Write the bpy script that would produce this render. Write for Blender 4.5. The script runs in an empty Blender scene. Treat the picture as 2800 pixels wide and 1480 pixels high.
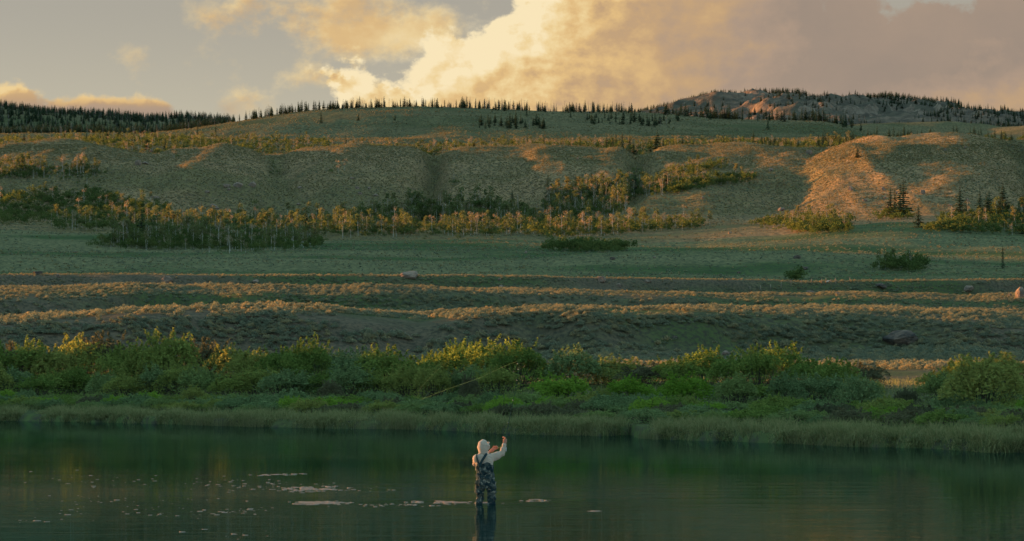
import bpy, math, random
import numpy as np
from mathutils import Vector, Matrix

# ------------------------------------------------------------------ camera, sky, sun, exposure
SC = bpy.context.scene
COL = SC.collection
R = math.radians
F = 7778.0            # focal length in photograph pixels (2800 wide)
HC = 2.48             # camera height above the river
TH = math.atan((1031 - 740) / F)
ST, CT = math.sin(TH), math.cos(TH)

cam_d = bpy.data.cameras.new('camera')
cam = bpy.data.objects.new('camera', cam_d)
COL.objects.link(cam)
cam_d.sensor_width = 36.0
cam_d.lens = 100.0
cam_d.clip_start = 0.5
cam_d.clip_end = 40000
cam.location = (0, 0, HC)
cam.rotation_euler = (math.pi / 2 + TH, 0, 0)
SC.camera = cam

SUN_EL, SUN_AZ = 5.7, -61.0        # degrees; azimuth clockwise from +Y
sx, sy, sz = (math.sin(R(SUN_AZ)) * math.cos(R(SUN_EL)), math.cos(R(SUN_AZ)) * math.cos(R(SUN_EL)), math.sin(R(SUN_EL)))
sun_d = bpy.data.lights.new('sun', 'SUN')
sun_d.energy = 5.0
sun_d.angle = R(0.5)
sun_d.color = (1.0, 0.45, 0.125)
sun = bpy.data.objects.new('sun', sun_d)
COL.objects.link(sun)
sun.rotation_euler = Vector((-sx, -sy, -sz)).to_track_quat('-Z', 'Y').to_euler()
sun.location = (-300, 150, 200)

SC.view_settings.view_transform = 'Standard'
SC.view_settings.look = 'None'
SC.view_settings.exposure = 2.85
SC.view_settings.gamma = 1.0
SC.view_settings.use_curve_mapping = False
SC.render.engine = 'CYCLES'
SC.cycles.max_bounces = 6
SC.cycles.diffuse_bounces = 2
SC.cycles.glossy_bounces = 2
SC.cycles.transmission_bounces = 3
SC.cycles.transparent_max_bounces = 4
SC.cycles.sample_clamp_indirect = 4.0
SC.cycles.use_denoising = True


class T:
    """small helper that writes node expressions"""
    def __init__(s, tree):
        s.t = tree

    def n(s, typ, **kw):
        nd = s.t.nodes.new(typ)
        for k, v in kw.items():
            setattr(nd, k, v)
        return nd

    def put(s, sock, v):
        if hasattr(v, 'is_output'):
            s.t.links.new(v, sock)
        elif isinstance(v, (tuple, list)) and len(v) == 3 and sock.type == 'RGBA':
            sock.default_value = (*v, 1)
        else:
            sock.default_value = v

    def m(s, op, a, b=None, c=None, clamp=False):
        nd = s.n('ShaderNodeMath', operation=op, use_clamp=clamp)
        s.put(nd.inputs[0], a)
        if b is not None: s.put(nd.inputs[1], b)
        if c is not None: s.put(nd.inputs[2], c)
        return nd.outputs[0]

    def add(s, a, b): return s.m('ADD', a, b)
    def sub(s, a, b): return s.m('SUBTRACT', a, b)
    def mul(s, a, b): return s.m('MULTIPLY', a, b)

    def ss(s, v, lo, hi, a=0.0, b=1.0):
        nd = s.n('ShaderNodeMapRange', interpolation_type='SMOOTHSTEP')
        s.put(nd.inputs[0], v)
        nd.inputs[1].default_value = lo; nd.inputs[2].default_value = hi
        nd.inputs[3].default_value = a; nd.inputs[4].default_value = b
        return nd.outputs[0]

    def vec(s, x, y, z=0.0):
        nd = s.n('ShaderNodeCombineXYZ')
        s.put(nd.inputs[0], x); s.put(nd.inputs[1], y); s.put(nd.inputs[2], z)
        return nd.outputs[0]

    def noise(s, v, scale, detail=4, rough=0.55, dist=0.0, dim='3D', col=False):
        nd = s.n('ShaderNodeTexNoise', noise_dimensions=dim)
        if v is not None: s.put(nd.inputs['Vector'], v)
        nd.inputs['Scale'].default_value = scale
        nd.inputs['Detail'].default_value = detail
        nd.inputs['Roughness'].default_value = rough
        nd.inputs['Distortion'].default_value = dist
        return nd.outputs['Color' if col else 'Fac']

    def mixc(s, f, a, b, mode='MIX'):
        nd = s.n('ShaderNodeMix', data_type='RGBA', blend_type=mode)
        s.put(nd.inputs[0], f); s.put(nd.inputs[6], a); s.put(nd.inputs[7], b)
        return nd.outputs[2]

    def vscale(s, v, sc):
        nd = s.n('ShaderNodeVectorMath', operation='MULTIPLY')
        s.put(nd.inputs[0], v); nd.inputs[1].default_value = sc
        return nd.outputs[0]


# ---- the sky: Nishita air with sunset clouds, in directions of the world (works from anywhere)
world = bpy.data.worlds.new('World')
SC.world = world
world.use_nodes = True
wt = world.node_tree
wt.nodes.clear()
t = T(wt)
tc = t.n('ShaderNodeTexCoord').outputs['Generated']
sep = t.n('ShaderNodeSeparateXYZ'); t.put(sep.inputs[0], tc)
X, Y, Z = sep.outputs
U = t.mul(t.m('ARCTAN2', X, Y), F / 1000)          # kilo-pixels of azimuth
V = t.mul(t.m('ARCSINE', Z), F / 1000)             # kilo-pixels of elevation


def ell(u, v, px, py, rx, ry, rot=0.0):
    """1 at the centre, 0 on the rim, negative outside"""
    cu, cv = (px - 1400) / 1000, (1031 - py) / 1000
    du, dv = t.sub(u, cu), t.sub(v, cv)
    if rot:
        c, s_ = math.cos(R(rot)), math.sin(R(rot))
        du, dv = t.add(t.mul(du, c), t.mul(dv, s_)), t.sub(t.mul(dv, c), t.mul(du, s_))
    a = t.m('POWER', t.mul(du, 1000 / rx), 2.0)
    b = t.m('POWER', t.mul(dv, 1000 / ry), 2.0)
    return t.sub(1.0, t.m('SQRT', t.add(a, b)))


def mx(*a):
    r = a[0]
    for b in a[1:]:
        r = t.m('MAXIMUM', r, b)
    return r


def n2(u, v, k, scale, detail, rough=0.56):
    return t.sub(t.noise(t.vec(t.mul(u, 1.0), t.mul(v, k)), scale, detail, rough, dim='2D'), 0.5)


big = n2(U, V, 1.35, 2.2, 1)


def bank(u, v, nn, soft=0.0):
    # main bank: right of and below a rising edge, open above between 2250 and 2670
    s = t.sub(t.mul(t.add(u, 0.53), 0.455), t.mul(t.sub(v, 0.756), 0.89))
    s = t.add(s, t.mul(big, 0.10))
    lim = t.add(t.ss(u, 0.72, 0.86, 0.22, 0.0), t.ss(u, 1.22, 1.36, 0.0, 0.2))
    main = t.m('MINIMUM', s, t.sub(t.add(lim, 1.025), v))
    main = t.m('MINIMUM', main, t.mul(t.sub(3.3, u), 0.3))
    main = mx(main, t.mul(ell(u, v, 962, 235, 85, 75), 0.07), t.mul(ell(u, v, 1350, 110, 110, 70), 0.09),
              t.mul(ell(u, v, 1490, 40, 130, 120), 0.10))
    return t.ss(t.add(main, t.mul(nn, 0.27)), -0.006 - soft, 0.032 + soft)


def other(u, v, nn):
    veil = mx(t.mul(ell(u, v, 1080, 85, 450, 115, -3), 0.20), t.mul(ell(u, v, 745, 20, 120, 70), 0.12),
              t.mul(ell(u, v, 860, 225, 140, 50, 8), 0.08), t.mul(ell(u, v, 765, 240, 90, 40, 20), 0.07))
    dv = t.ss(t.add(veil, t.mul(nn, 0.50)), -0.02, 0.16, 0.0, 0.9)
    wisp = mx(t.mul(ell(u, v, 655, 165, 150, 75, 30), 0.08), t.mul(ell(u, v, 375, 152, 110, 40, 14), 0.07),
              t.mul(ell(u, v, 700, 300, 110, 40), 0.10), t.mul(ell(u, v, 580, 30, 100, 50), 0.06))
    dw = t.ss(t.add(wisp, t.mul(nn, 0.62)), 0.02, 0.20, 0.0, 0.45)
    low = mx(t.mul(ell(u, v, 45, 278, 95, 48), 0.12), t.mul(ell(u, v, 255, 312, 130, 44), 0.12),
             t.mul(ell(u, v, 410, 322, 90, 52), 0.12))
    dl = t.ss(t.add(low, t.mul(nn, 0.26)), -0.005, 0.045)
    return mx(dv, dw, dl)


na = n2(U, V, 1.35, 5.5, 9, 0.6)
U1, V1 = t.sub(U, 0.03), t.add(V, 0.018)
nb = n2(U1, V1, 1.35, 5.5, 5, 0.6)
M0 = bank(U, V, na)
D0 = mx(M0, other(U, V, na))
D1 = mx(bank(U1, V1, nb), t.mul(other(U1, V1, nb), 0.9))
M2 = bank(t.sub(U, 0.12), t.add(V, 0.06), t.mul(nb, 0.5))
M3 = bank(t.sub(U, 0.42), t.add(V, 0.16), 0.0, 0.22)
depth = t.add(t.add(t.mul(D1, 0.62), t.mul(M2, 0.42)), t.mul(M3, 1.15))
lit = t.m('EXPONENT', t.mul(depth, -1.0))
bil = t.mul(t.m('MAXIMUM', t.m('MINIMUM', t.sub(na, nb), 0.16), -0.14), t.mul(M0, t.ss(U, 0.0, 0.55, 1.4, 0.35)))
lit = t.add(lit, bil)
# sunlit towers standing out of the bank
tw = mx(ell(U, V, 1490, 40, 190, 190, 30), ell(U, V, 1345, 120, 150, 100, 30), ell(U, V, 1000, 215, 210, 90, 35),
        t.mul(ell(U, V, 1130, 180, 380, 150, 24), 0.8))
tn = n2(U, V, 1.3, 8.0, 6)
tw = t.ss(t.add(tw, t.mul(tn, 1.1)), 0.0, 0.9)
lit = t.add(lit, t.mul(tw, 0.30))
lit = t.add(lit, t.ss(ell(U, V, 1420, 220, 1050, 330, 4), 0.0, 0.9, 0.0, 0.30))
lit = t.add(lit, t.mul(t.add(tn, big), 0.16))
lit = t.add(lit, t.ss(ell(U, V, 2620, 300, 700, 150, 6), 0.0, 0.9, 0.0, 0.26))


lit = t.sub(lit, t.add(t.ss(U, 0.25, 0.95, 0.0, 0.13), t.mul(t.ss(U, 0.75, 1.1, 0.0, 0.85), t.ss(V, 0.90, 0.98))))
lit = t.add(t.m('MAXIMUM', lit, 0.05), t.mul(t.add(tn, t.mul(big, 1.5)), 0.10))
lit = t.mul(lit, t.add(t.mul(M0, 0.26), 0.74))
lit = t.mul(lit, t.m('MAXIMUM', t.ss(V, 0.715, 0.772, 0.35, 1.0), t.ss(U, -0.85, -0.7)))


def sky_ramp(fac):
    ramp = t.n('ShaderNodeValToRGB')
    t.put(ramp.inputs[0], fac)
    cr = ramp.color_ramp
    cr.elements[0].position = 0.0; cr.elements[0].color = (0.375, 0.295, 0.235, 1)
    cr.elements[1].position = 1.0; cr.elements[1].color = (1.06, 0.88, 0.55, 1)
    for p_, c_ in ((0.16, (0.47, 0.345, 0.255)), (0.34, (0.62, 0.41, 0.225)), (0.55, (0.84, 0.56, 0.25)), (0.75, (0.96, 0.72, 0.36))):
        e = cr.elements.new(p_); e.color = (*c_, 1)
    return ramp.outputs[0]


sky = t.n('ShaderNodeTexSky', sky_type='NISHITA')
sky.sun_disc = False
sky.sun_elevation = R(SUN_EL)
sky.sun_rotation = R(SUN_AZ)
sky.altitude = 2200
sky.air_density = 1.0
sky.dust_density = 2.0
sky.ozone_density = 1.0
SKY_K = 0.07
air = t.mixc(1.0, sky.outputs[0], (SKY_K,) * 3, 'MULTIPLY')
# thin evening haze high in the air, fading out towards the zenith
veil = t.ss(Z, 0.13, 0.36, 0.95, 0.0)
air = t.mixc(veil, air, t.mixc(t.ss(Z, 0.075, 0.135), (0.0660, 0.0560, 0.0405), (0.0505, 0.0432, 0.0335)))
seen = t.mixc(t.m('MINIMUM', D0, 1.0), air, t.mixc(1.0, sky_ramp(lit), (0.124, 0.124, 0.124), 'MULTIPLY'))
# the rest of the sky: unseen broken cloud, coloured teal to add cool fill light
g = t.noise(t.vec(t.mul(X, 3.0), t.mul(Y, 3.0), t.mul(Z, 7.0)), 1.3, 4, 0.55)
rest = t.mixc(t.ss(g, 0.34, 0.58, 0.0, 0.85), air, t.mixc(t.ss(g, 0.45, 0.75), (0.090, 0.178, 0.210), (0.068, 0.141, 0.170)))
win = t.mul(t.ss(t.m('ABSOLUTE', U), 1.9, 3.0, 1.0, 0.0), t.ss(V, 1.3, 2.0, 1.0, 0.0))
bg1 = t.n('ShaderNodeBackground'); t.put(bg1.inputs[0], rest)
bg2 = t.n('ShaderNodeBackground'); t.put(bg2.inputs[0], seen)
mixw = t.n('ShaderNodeMixShader')
t.put(mixw.inputs[0], win)
wt.links.new(bg1.outputs[0], mixw.inputs[1]); wt.links.new(bg2.outputs[0], mixw.inputs[2])
out = t.n('ShaderNodeOutputWorld')
wt.links.new(mixw.outputs[0], out.inputs[0])
world.cycles.sampling_method = 'MANUAL'
world.cycles.sample_map_resolution = 512

# ------------------------------------------------------------------ helpers
rng = np.random.default_rng(7)
_LAT = np.random.default_rng(11).random((256, 256))


def vnoise(x, y, s=0):
    x = np.asarray(x, float) + 37.7 * s; y = np.asarray(y, float) + 91.3 * s
    xi = np.floor(x).astype(int); yi = np.floor(y).astype(int)
    fx = x - xi; fy = y - yi
    fx = fx * fx * fx * (fx * (fx * 6 - 15) + 10); fy = fy * fy * fy * (fy * (fy * 6 - 15) + 10)
    a = _LAT[xi & 255, yi & 255]; b = _LAT[(xi + 1) & 255, yi & 255]
    c = _LAT[xi & 255, (yi + 1) & 255]; d = _LAT[(xi + 1) & 255, (yi + 1) & 255]
    return (a * (1 - fx) + b * fx) * (1 - fy) + (c * (1 - fx) + d * fx) * fy - 0.5


def fbm(x, y, o=4, s=0, g=0.5):
    r = 0; a = 1.0
    for i in range(o):
        r = r + a * vnoise(np.asarray(x) * 2 ** i, np.asarray(y) * 2 ** i, s + i)
        a *= g
    return r


def ridged(x, y, o=4, s=0):
    r = 0; a = 1.0
    for i in range(o):
        r = r + a * (0.5 - 2 * np.abs(vnoise(np.asarray(x) * 2 ** i, np.asarray(y) * 2 ** i, s + i)))
        a *= 0.5
    return r


def sstep(x, a, b):
    q = np.clip((np.asarray(x, float) - a) / (b - a), 0, 1)
    return q * q * (3 - 2 * q)


def tanel(py):
    b = (740 - np.asarray(py, float)) / F
    return (ST + b * CT) / (CT - b * ST)


def tanaz(px, py):
    b = (740 - np.asarray(py, float)) / F
    return (np.asarray(px, float) - 1400) / F / (CT - b * ST)


def mesh_np(name, v, f, mats=None, smooth=False, attrs=None):
    """mesh from numpy: v (n,3); f (m,k) with k = 3 or 4"""
    v = np.ascontiguousarray(v, dtype=np.float32); f = np.ascontiguousarray(f, dtype=np.int32)
    me = bpy.data.meshes.new(name)
    k = f.shape[1]
    me.vertices.add(len(v)); me.vertices.foreach_set('co', v.ravel())
    me.loops.add(f.size); me.loops.foreach_set('vertex_index', f.ravel())
    me.polygons.add(len(f))
    me.polygons.foreach_set('loop_start', np.arange(0, f.size, k, dtype=np.int32))
    me.polygons.foreach_set('loop_total', np.full(len(f), k, dtype=np.int32))
    if smooth:
        me.polygons.foreach_set('use_smooth', np.ones(len(f), dtype=bool))
    me.update(calc_edges=True)
    for m in (mats or []):
        me.materials.append(m)
    for an, av in (attrs or {}).items():
        a = me.attributes.new(an, 'FLOAT', 'POINT')
        a.data.foreach_set('value', np.ascontiguousarray(av, dtype=np.float32))
    return me


def link(name, data, parent=None, loc=None, rz=None, sc=None, **props):
    o = bpy.data.objects.new(name, data)
    COL.objects.link(o)
    if parent is not None: o.parent = parent
    if loc is not None: o.location = loc
    if rz is not None: o.rotation_euler = (0, 0, rz)
    if sc is not None: o.scale = sc if hasattr(sc, '__len__') else (sc, sc, sc)
    for k, v in props.items(): o[k] = v
    return o


class MB:
    """collects quads (triangles repeat their last corner as separate lists)"""
    def __init__(s): s.v = []; s.f = []; s.n = 0
    def add(s, v, f):
        s.v.append(np.asarray(v, float)); s.f.append(np.asarray(f, int) + s.n); s.n += len(v)
    def mesh(s, name, mats, smooth=False):
        return mesh_np(name, np.concatenate(s.v), np.concatenate(s.f), mats, smooth)


def tube(pts, rad, k=6, caps=True):
    """quads along a polyline"""
    pts = np.asarray(pts, float); rad = np.broadcast_to(np.asarray(rad, float), (len(pts),))
    tg = np.gradient(pts, axis=0); tg /= np.linalg.norm(tg, axis=1)[:, None] + 1e-9
    ref = np.array([0.31, 0.95, 0.05]) if abs(tg[0][2]) > 0.7 else np.array([0, 0, 1.0])
    V_, F_ = [], []
    for i, p in enumerate(pts):
        a = np.cross(tg[i], ref); a /= np.linalg.norm(a) + 1e-9; b = np.cross(tg[i], a)
        for j in range(k):
            w = 2 * math.pi * j / k
            V_.append(p + rad[i] * (a * math.cos(w) + b * math.sin(w)))
    for i in range(len(pts) - 1):
        for j in range(k):
            F_.append((i * k + j, i * k + (j + 1) % k, (i + 1) * k + (j + 1) % k, (i + 1) * k + j))
    if caps:
        n = len(V_)
        V_ += [pts[0], pts[-1]]
        L = (len(pts) - 1) * k
        for j in range(k):
            F_.append((n, (j + 1) % k, j, j)); F_.append((n + 1, L + j, L + (j + 1) % k, L + (j + 1) % k))
        F_ = [f if len(set(f)) == 4 else f for f in F_]
    return np.array(V_), np.array(F_)


# ------------------------------------------------------------------ materials
def mat(name):
    m = bpy.data.materials.new(name); m.use_nodes = True
    m.node_tree.nodes.clear()
    return m, T(m.node_tree)


def finish(m, q, shader):
    o = q.n('ShaderNodeOutputMaterial'); m.node_tree.links.new(shader, o.inputs[0])
    return m


def diffuse(q, col, bump=None, rough=0.9):
    d = q.n('ShaderNodeBsdfDiffuse'); q.put(d.inputs[0], col); d.inputs[1].default_value = rough
    if bump is not None: q.put(d.inputs['Normal'], bump)
    return d.outputs[0]


def bump(q, h, strength, dist):
    b = q.n('ShaderNodeBump'); b.inputs['Strength'].default_value = strength; b.inputs['Distance'].default_value = dist
    q.put(b.inputs['Height'], h)
    return b.outputs[0]


def leaf_mat(name, c1, c2, trans=0.35, c3=None):
    m, q = mat(name)
    rnd = q.n('ShaderNodeNewGeometry').outputs['Random Per Island']
    obr = q.n('ShaderNodeObjectInfo').outputs['Random']
    c = q.mixc(rnd, c1, c2)
    if c3 is not None:
        c = q.mixc(q.ss(obr, 0.35, 1.0), c, c3)
    c = q.mixc(1.0, c, q.mixc(obr, (0.78, 0.82, 0.80), (1.2, 1.15, 1.1)), 'MULTIPLY')
    d = diffuse(q, c)
    tr = q.n('ShaderNodeBsdfTranslucent'); q.put(tr.inputs[0], c)
    mx_ = q.n('ShaderNodeMixShader'); mx_.inputs[0].default_value = trans
    m.node_tree.links.new(d, mx_.inputs[1]); m.node_tree.links.new(tr.outputs[0], mx_.inputs[2])
    return finish(m, q, mx_.outputs[0])


def plain_mat(name, c, c2=None, scale=4.0, rough=0.9):
    m, q = mat(name)
    tcn = q.n('ShaderNodeTexCoord').outputs['Object']
    col = q.mixc(q.ss(q.noise(tcn, scale, 4), 0.35, 0.65), c, c2 or c)
    return finish(m, q, diffuse(q, col, None, rough))


def ground_mat(name, dry, green, dark, fine=0.6, patch=0.02, bump_d=0.25, rock=None, gbias=0.0):
    m, q = mat(name)
    P = q.n('ShaderNodeTexCoord').outputs['Object']
    at = q.n('ShaderNodeAttribute'); at.attribute_name = 'green'
    big_ = q.noise(q.vscale(P, (0.45, 1.0, 1.0)), patch, 5, 0.6)
    g_ = q.m('ADD', q.ss(big_, 0.42, 0.62), q.add(at.outputs['Fac'], gbias), clamp=True)
    fn = q.noise(P, fine, 5, 0.65)
    c = q.mixc(g_, dry, green)
    c = q.mixc(q.ss(fn, 0.38, 0.66), c, dark)
    var = q.noise(P, patch * 6, 3, 0.5)
    c = q.mixc(1.0, c, q.mixc(var, (0.7, 0.72, 0.72), (1.3, 1.27, 1.2)), 'MULTIPLY')
    if rock:
        ra = q.n('ShaderNodeAttribute'); ra.attribute_name = 'rock'
        rk = q.ss(q.add(ra.outputs['Fac'], q.mul(q.sub(q.noise(P, 0.03, 5, 0.65), 0.5), 0.9)), 0.45, 0.6)
        rc = q.mixc(q.ss(q.noise(P, 0.08, 6, 0.7), 0.35, 0.65), rock, tuple(x * 0.55 for x in rock))
        c = q.mixc(rk, c, rc)
    nb_ = bump(q, fn, 1.0, bump_d)
    return finish(m, q, diffuse(q, c, nb_))


M = {}
M['valley'] = ground_mat('valley_soil', (0.125, 0.092, 0.062), (0.072, 0.092, 0.034), (0.055, 0.050, 0.036), 2.0, 0.03, 0.10)
M['meadow'] = ground_mat('meadow_grass', (0.175, 0.150, 0.075), (0.062, 0.088, 0.032), (0.050, 0.058, 0.036), 0.7, 0.016, 0.4, gbias=0.05)
M['hill'] = ground_mat('hillside_sage', (0.265, 0.168, 0.088), (0.152, 0.120, 0.055), (0.098, 0.072, 0.045), 0.42, 0.008, 0.75)
M['upper'] = ground_mat('upper_hill_grass', (0.160, 0.124, 0.066), (0.088, 0.088, 0.040), (0.062, 0.056, 0.033), 0.35, 0.006, 0.8)
M['mount'] = ground_mat('mountain_slope', (0.165, 0.112, 0.080), (0.095, 0.078, 0.056), (0.070, 0.056, 0.044), 0.06, 0.008, 4.0, rock=(0.205, 0.145, 0.104))

# ------------------------------------------------------------------ the land: one continuous height field
def curve(*pts):
    xs = np.array([p[0] for p in pts], float); ys = np.array([p[1] for p in pts], float)
    return lambda x: np.interp(x, xs, ys)


c_shore = curve((-300, 1150), (0, 1152), (300, 1156), (500, 1162), (560, 1163), (700, 1168), (1000, 1173), (1250, 1178), (1400, 1188), (1640, 1193),
                (1700, 1190), (1725, 1189), (1740, 1199), (1900, 1204), (2100, 1210), (2300, 1220), (2500, 1227), (2800, 1241), (3100, 1256))
c_k7 = curve((0, 960), (700, 966), (1400, 968), (1700, 958), (1900, 962), (2200, 962), (2500, 960), (2800, 968))
c_k8 = curve((0, 880), (100, 873), (400, 862), (700, 853), (850, 860), (1000, 883), (1150, 893), (1290, 862), (1400, 853), (1900, 857), (2100, 857),
             (2300, 863), (2500, 876), (2800, 895))
c_k9 = curve((0, 873), (100, 866), (400, 852), (700, 842), (1000, 838), (1200, 838), (1400, 845), (1900, 846), (2100, 838), (2400, 836), (2800, 838))
c_k10 = curve((0, 817), (200, 813), (500, 804), (900, 803), (1300, 808), (1600, 815), (1900, 818), (2300, 820), (2800, 820))
c_k11 = curve((0, 780), (500, 783), (900, 786), (1400, 788), (1600, 793), (1800, 801), (2000, 805), (2300, 803), (2800, 806))
c_k12 = curve((0, 755), (400, 752), (700, 757), (1000, 757), (1500, 758), (1800, 762), (2100, 767), (2200, 773), (2400, 770), (2800, 766))
c_base = curve((0, 622), (300, 628), (900, 640), (1400, 645), (1900, 638), (2300, 618), (2800, 635))
c_face = curve((0, 596), (600, 598), (1200, 600), (1500, 602), (1900, 596), (2300, 585), (2800, 592))
c_brow = curve((0, 448), (300, 444), (700, 440), (1100, 446), (1300, 438), (1500, 430), (1740, 444), (1900, 440), (2200, 446), (2500, 430), (2800, 436))
c_crest = curve((-400, 408), (0, 408), (200, 405), (500, 408), (700, 410), (950, 404), (1100, 409), (1180, 416), (1260, 404), (1400, 401), (1600, 403),
                (1740, 411), (1900, 405), (2100, 405), (2250, 398), (2400, 380), (2560, 369), (2660, 373), (2800, 378), (3200, 385))
c_back = curve((-400, 366), (0, 365), (200, 363), (400, 367), (520, 352), (620, 338), (700, 325), (800, 311), (870, 304), (1000, 298), (1150, 295),
               (1300, 299), (1500, 308), (1700, 309), (1850, 316), (1950, 327), (2150, 330), (2250, 333), (2300, 342), (2370, 360), (2450, 384),
               (2600, 392), (2800, 392))
c_left = curve((-600, 262), (-200, 276), (0, 291), (100, 302), (200, 314), (300, 324), (400, 335), (480, 341), (560, 347), (700, 352), (1000, 352), (2800, 352))
c_mt = curve((600, 352), (1500, 340), (1700, 318), (1780, 302), (1850, 286), (1900, 271), (1950, 257), (2000, 261), (2030, 266), (2060, 256), (2150, 254),
             (2200, 259), (2232, 273), (2270, 271), (2350, 272), (2400, 271), (2435, 264), (2470, 272), (2520, 278), (2580, 288), (2640, 312), (2700, 321), (2800, 327), (3200, 335))

DROW = np.concatenate([np.arange(12, 84, 6), np.arange(84, 250, 0.62), np.arange(250, 650, 1.7), np.arange(650, 1300, 6.0),
                       np.arange(1300, 1860, 4.0), np.arange(1860, 3000, 9.0), np.arange(3000, 4400, 30), np.arange(4400, 5400, 10), np.arange(5400, 9500, 160)])
PXC = np.concatenate([np.linspace(-9500, -1200, 26)[:-1], np.linspace(-1200, -40, 42)[:-1], np.linspace(-40, 2840, 400), np.linspace(2840, 4000, 42)[1:], np.linspace(4000, 11000, 20)[1:]])


def pchip(xk, yk, x):
    h = np.diff(xk); dl = np.diff(yk) / h
    d = np.zeros(len(xk)); d[0] = dl[0]; d[-1] = dl[-1]
    for i in range(1, len(xk) - 1):
        if dl[i - 1] * dl[i] > 0:
            w1 = 2 * h[i] + h[i - 1]; w2 = h[i] + 2 * h[i - 1]
            d[i] = (w1 + w2) / (w1 / dl[i - 1] + w2 / dl[i])
    i = np.clip(np.searchsorted(xk, x) - 1, 0, len(xk) - 2)
    s_ = (x - xk[i]) / h[i]
    h00 = 2 * s_ ** 3 - 3 * s_ ** 2 + 1; h10 = s_ ** 3 - 2 * s_ ** 2 + s_
    h01 = -2 * s_ ** 3 + 3 * s_ ** 2; h11 = s_ ** 3 - s_ ** 2
    r = h00 * yk[i] + h10 * h[i] * d[i] + h01 * yk[i + 1] + h11 * h[i] * d[i + 1]
    return np.where(x < xk[0], yk[0], np.where(x > xk[-1], yk[-1], r))


def shore_d(px):
    w = HC / (-tanel(c_shore(px)))
    return w + 1.1 * vnoise(np.asarray(px) / 26.0, 0.5, 3) + 2.2 * vnoise(np.asarray(px) / 90.0, 0.5, 4)


ZG = np.zeros((len(PXC), len(DROW)))
for ci, px in enumerate(PXC):
    def zz(d, y): return HC + float(tanel(y)) * d
    def scarp(da, za, db, zb):
        for q_ in (0.12, 0.88, 1.0): kn.append((da + (db - da) * q_, za + (zb - za) * (q_ if q_ == 1 else 0.5 + (q_ - 0.5) * 1.2)))
    def wy(s_): return 9.0 * float(fbm(px / 170.0, s_ * 5.1, 3, 40 + s_ // 2))
    ds = float(shore_d(px))
    pro = 140 * float(sstep(px, 1780, 2620)) - 40 * float(sstep(px, 1280, 1500) * sstep(px, 1740, 1600))
    wv = lambda s_, a: a * float(fbm(px / 260.0, s_ * 7.7, 2, 20 + s_))
    kn = [(10, -0.6), (ds - 7, -0.6), (ds - 0.5, -0.5), (ds + 0.02, 0.20), (ds + 0.4, 0.36), (ds + 1.6, 0.44), (ds + 22, 0.85), (ds + 52, 1.7)]
    tl = float(np.clip((px - 1400) / 2800, -0.9, 0.9)); d6 = 230 - 50 * max(0.0, tl); kn.append((d6, zz(d6, 1026 + 6 * float(vnoise(px / 200., 1, 5)))))
    d7 = 296 + 44 * tl + wv(1, 8); kn.append((d7, zz(d7, c_k7(px))))
    d8 = d7 + 8.5; scarp(d7, zz(d7, c_k7(px)), d8, zz(d8, c_k8(px) + wy(8)))
    d9 = 425 + 62 * tl + wv(3, 12); kn.append((d9, zz(d9, c_k9(px) + wy(9))))
    d10 = d9 + 3.6; scarp(d9, zz(d9, c_k9(px) + wy(9)), d10, zz(d10, c_k10(px) + wy(10)))
    d11 = 592 + 84 * tl + wv(5, 14); kn.append((d11, zz(d11, c_k11(px) + wy(11))))
    d12 = d11 + 6; scarp(d11, zz(d11, c_k11(px) + wy(11)), d12, zz(d12, c_k12(px)))
    kn.append((d12 + 35, zz(d12 + 35, c_k12(px) + 4))); kn.append((800, zz(800, c_k12(px) + 3)))
    kn.append((950, zz(950, 700))); kn.append((1120, zz(1120, c_base(px) + 30)))
    kn.append((1290 - pro * .8, zz(1290 - pro * .8, c_base(px) - 8))); fd = 1420 - pro - 62 * float(sstep(px, 1250, 1560) * sstep(px, 2100, 1900)); kn.append((fd, zz(fd, c_face(px))))
    kn.append((1600 - pro, zz(1600 - pro, c_brow(px) + 20 - 14 * float(sstep(px, 2000, 2400))))); kn.append((1800 - pro, zz(1800 - pro, c_crest(px))))
    zc = zz(1800 - pro, c_crest(px))
    kn.append((1880 - pro, zc - 3)); kn.append((2050, zz(2050, c_crest(px) + 10)))
    kn.append((2350, zz(2350, min(398, max(c_back(px) + 14, 385))))); yb = float(c_back(px))
    kn.append((2640, zz(2640, max(yb + 8, 0.25 * yb + 0.75 * 392)))); kn.append((2860, zz(2860, yb + 2))); kn.append((2960, zz(2960, yb)))
    kn.append((3150, min(zz(3150, yb + 10), zz(3150, 362)))); kn.append((3350, zz(3350, max(358, yb + 16))))
    kn.append((3900, zz(3900, c_left(px)))); kn.append((4100, zz(3900, c_left(px)) - 8))
    kn.append((4450, zz(4450, 352))); ym = float(c_mt(px))
    kn.append((4850, zz(4850, 0.45 * ym + 0.55 * 350))); kn.append((5150, zz(5150, ym))); kn.append((5350, zz(5350, ym) - 10)); kn.append((9400, 430))
    kn = np.array(kn)
    ZG[ci] = pchip(kn[:, 0], kn[:, 1], DROW)

TAC = (PXC - 1400) / F
XG = TAC[:, None] * DROW[None, :]
DG = np.broadcast_to(DROW[None, :], ZG.shape).copy()
PXG = np.broadcast_to(PXC[:, None], ZG.shape)
PROG = 140 * sstep(PXG, 1780, 2620)
DSG = np.array([float(shore_d(p)) for p in PXC])[:, None]
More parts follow.
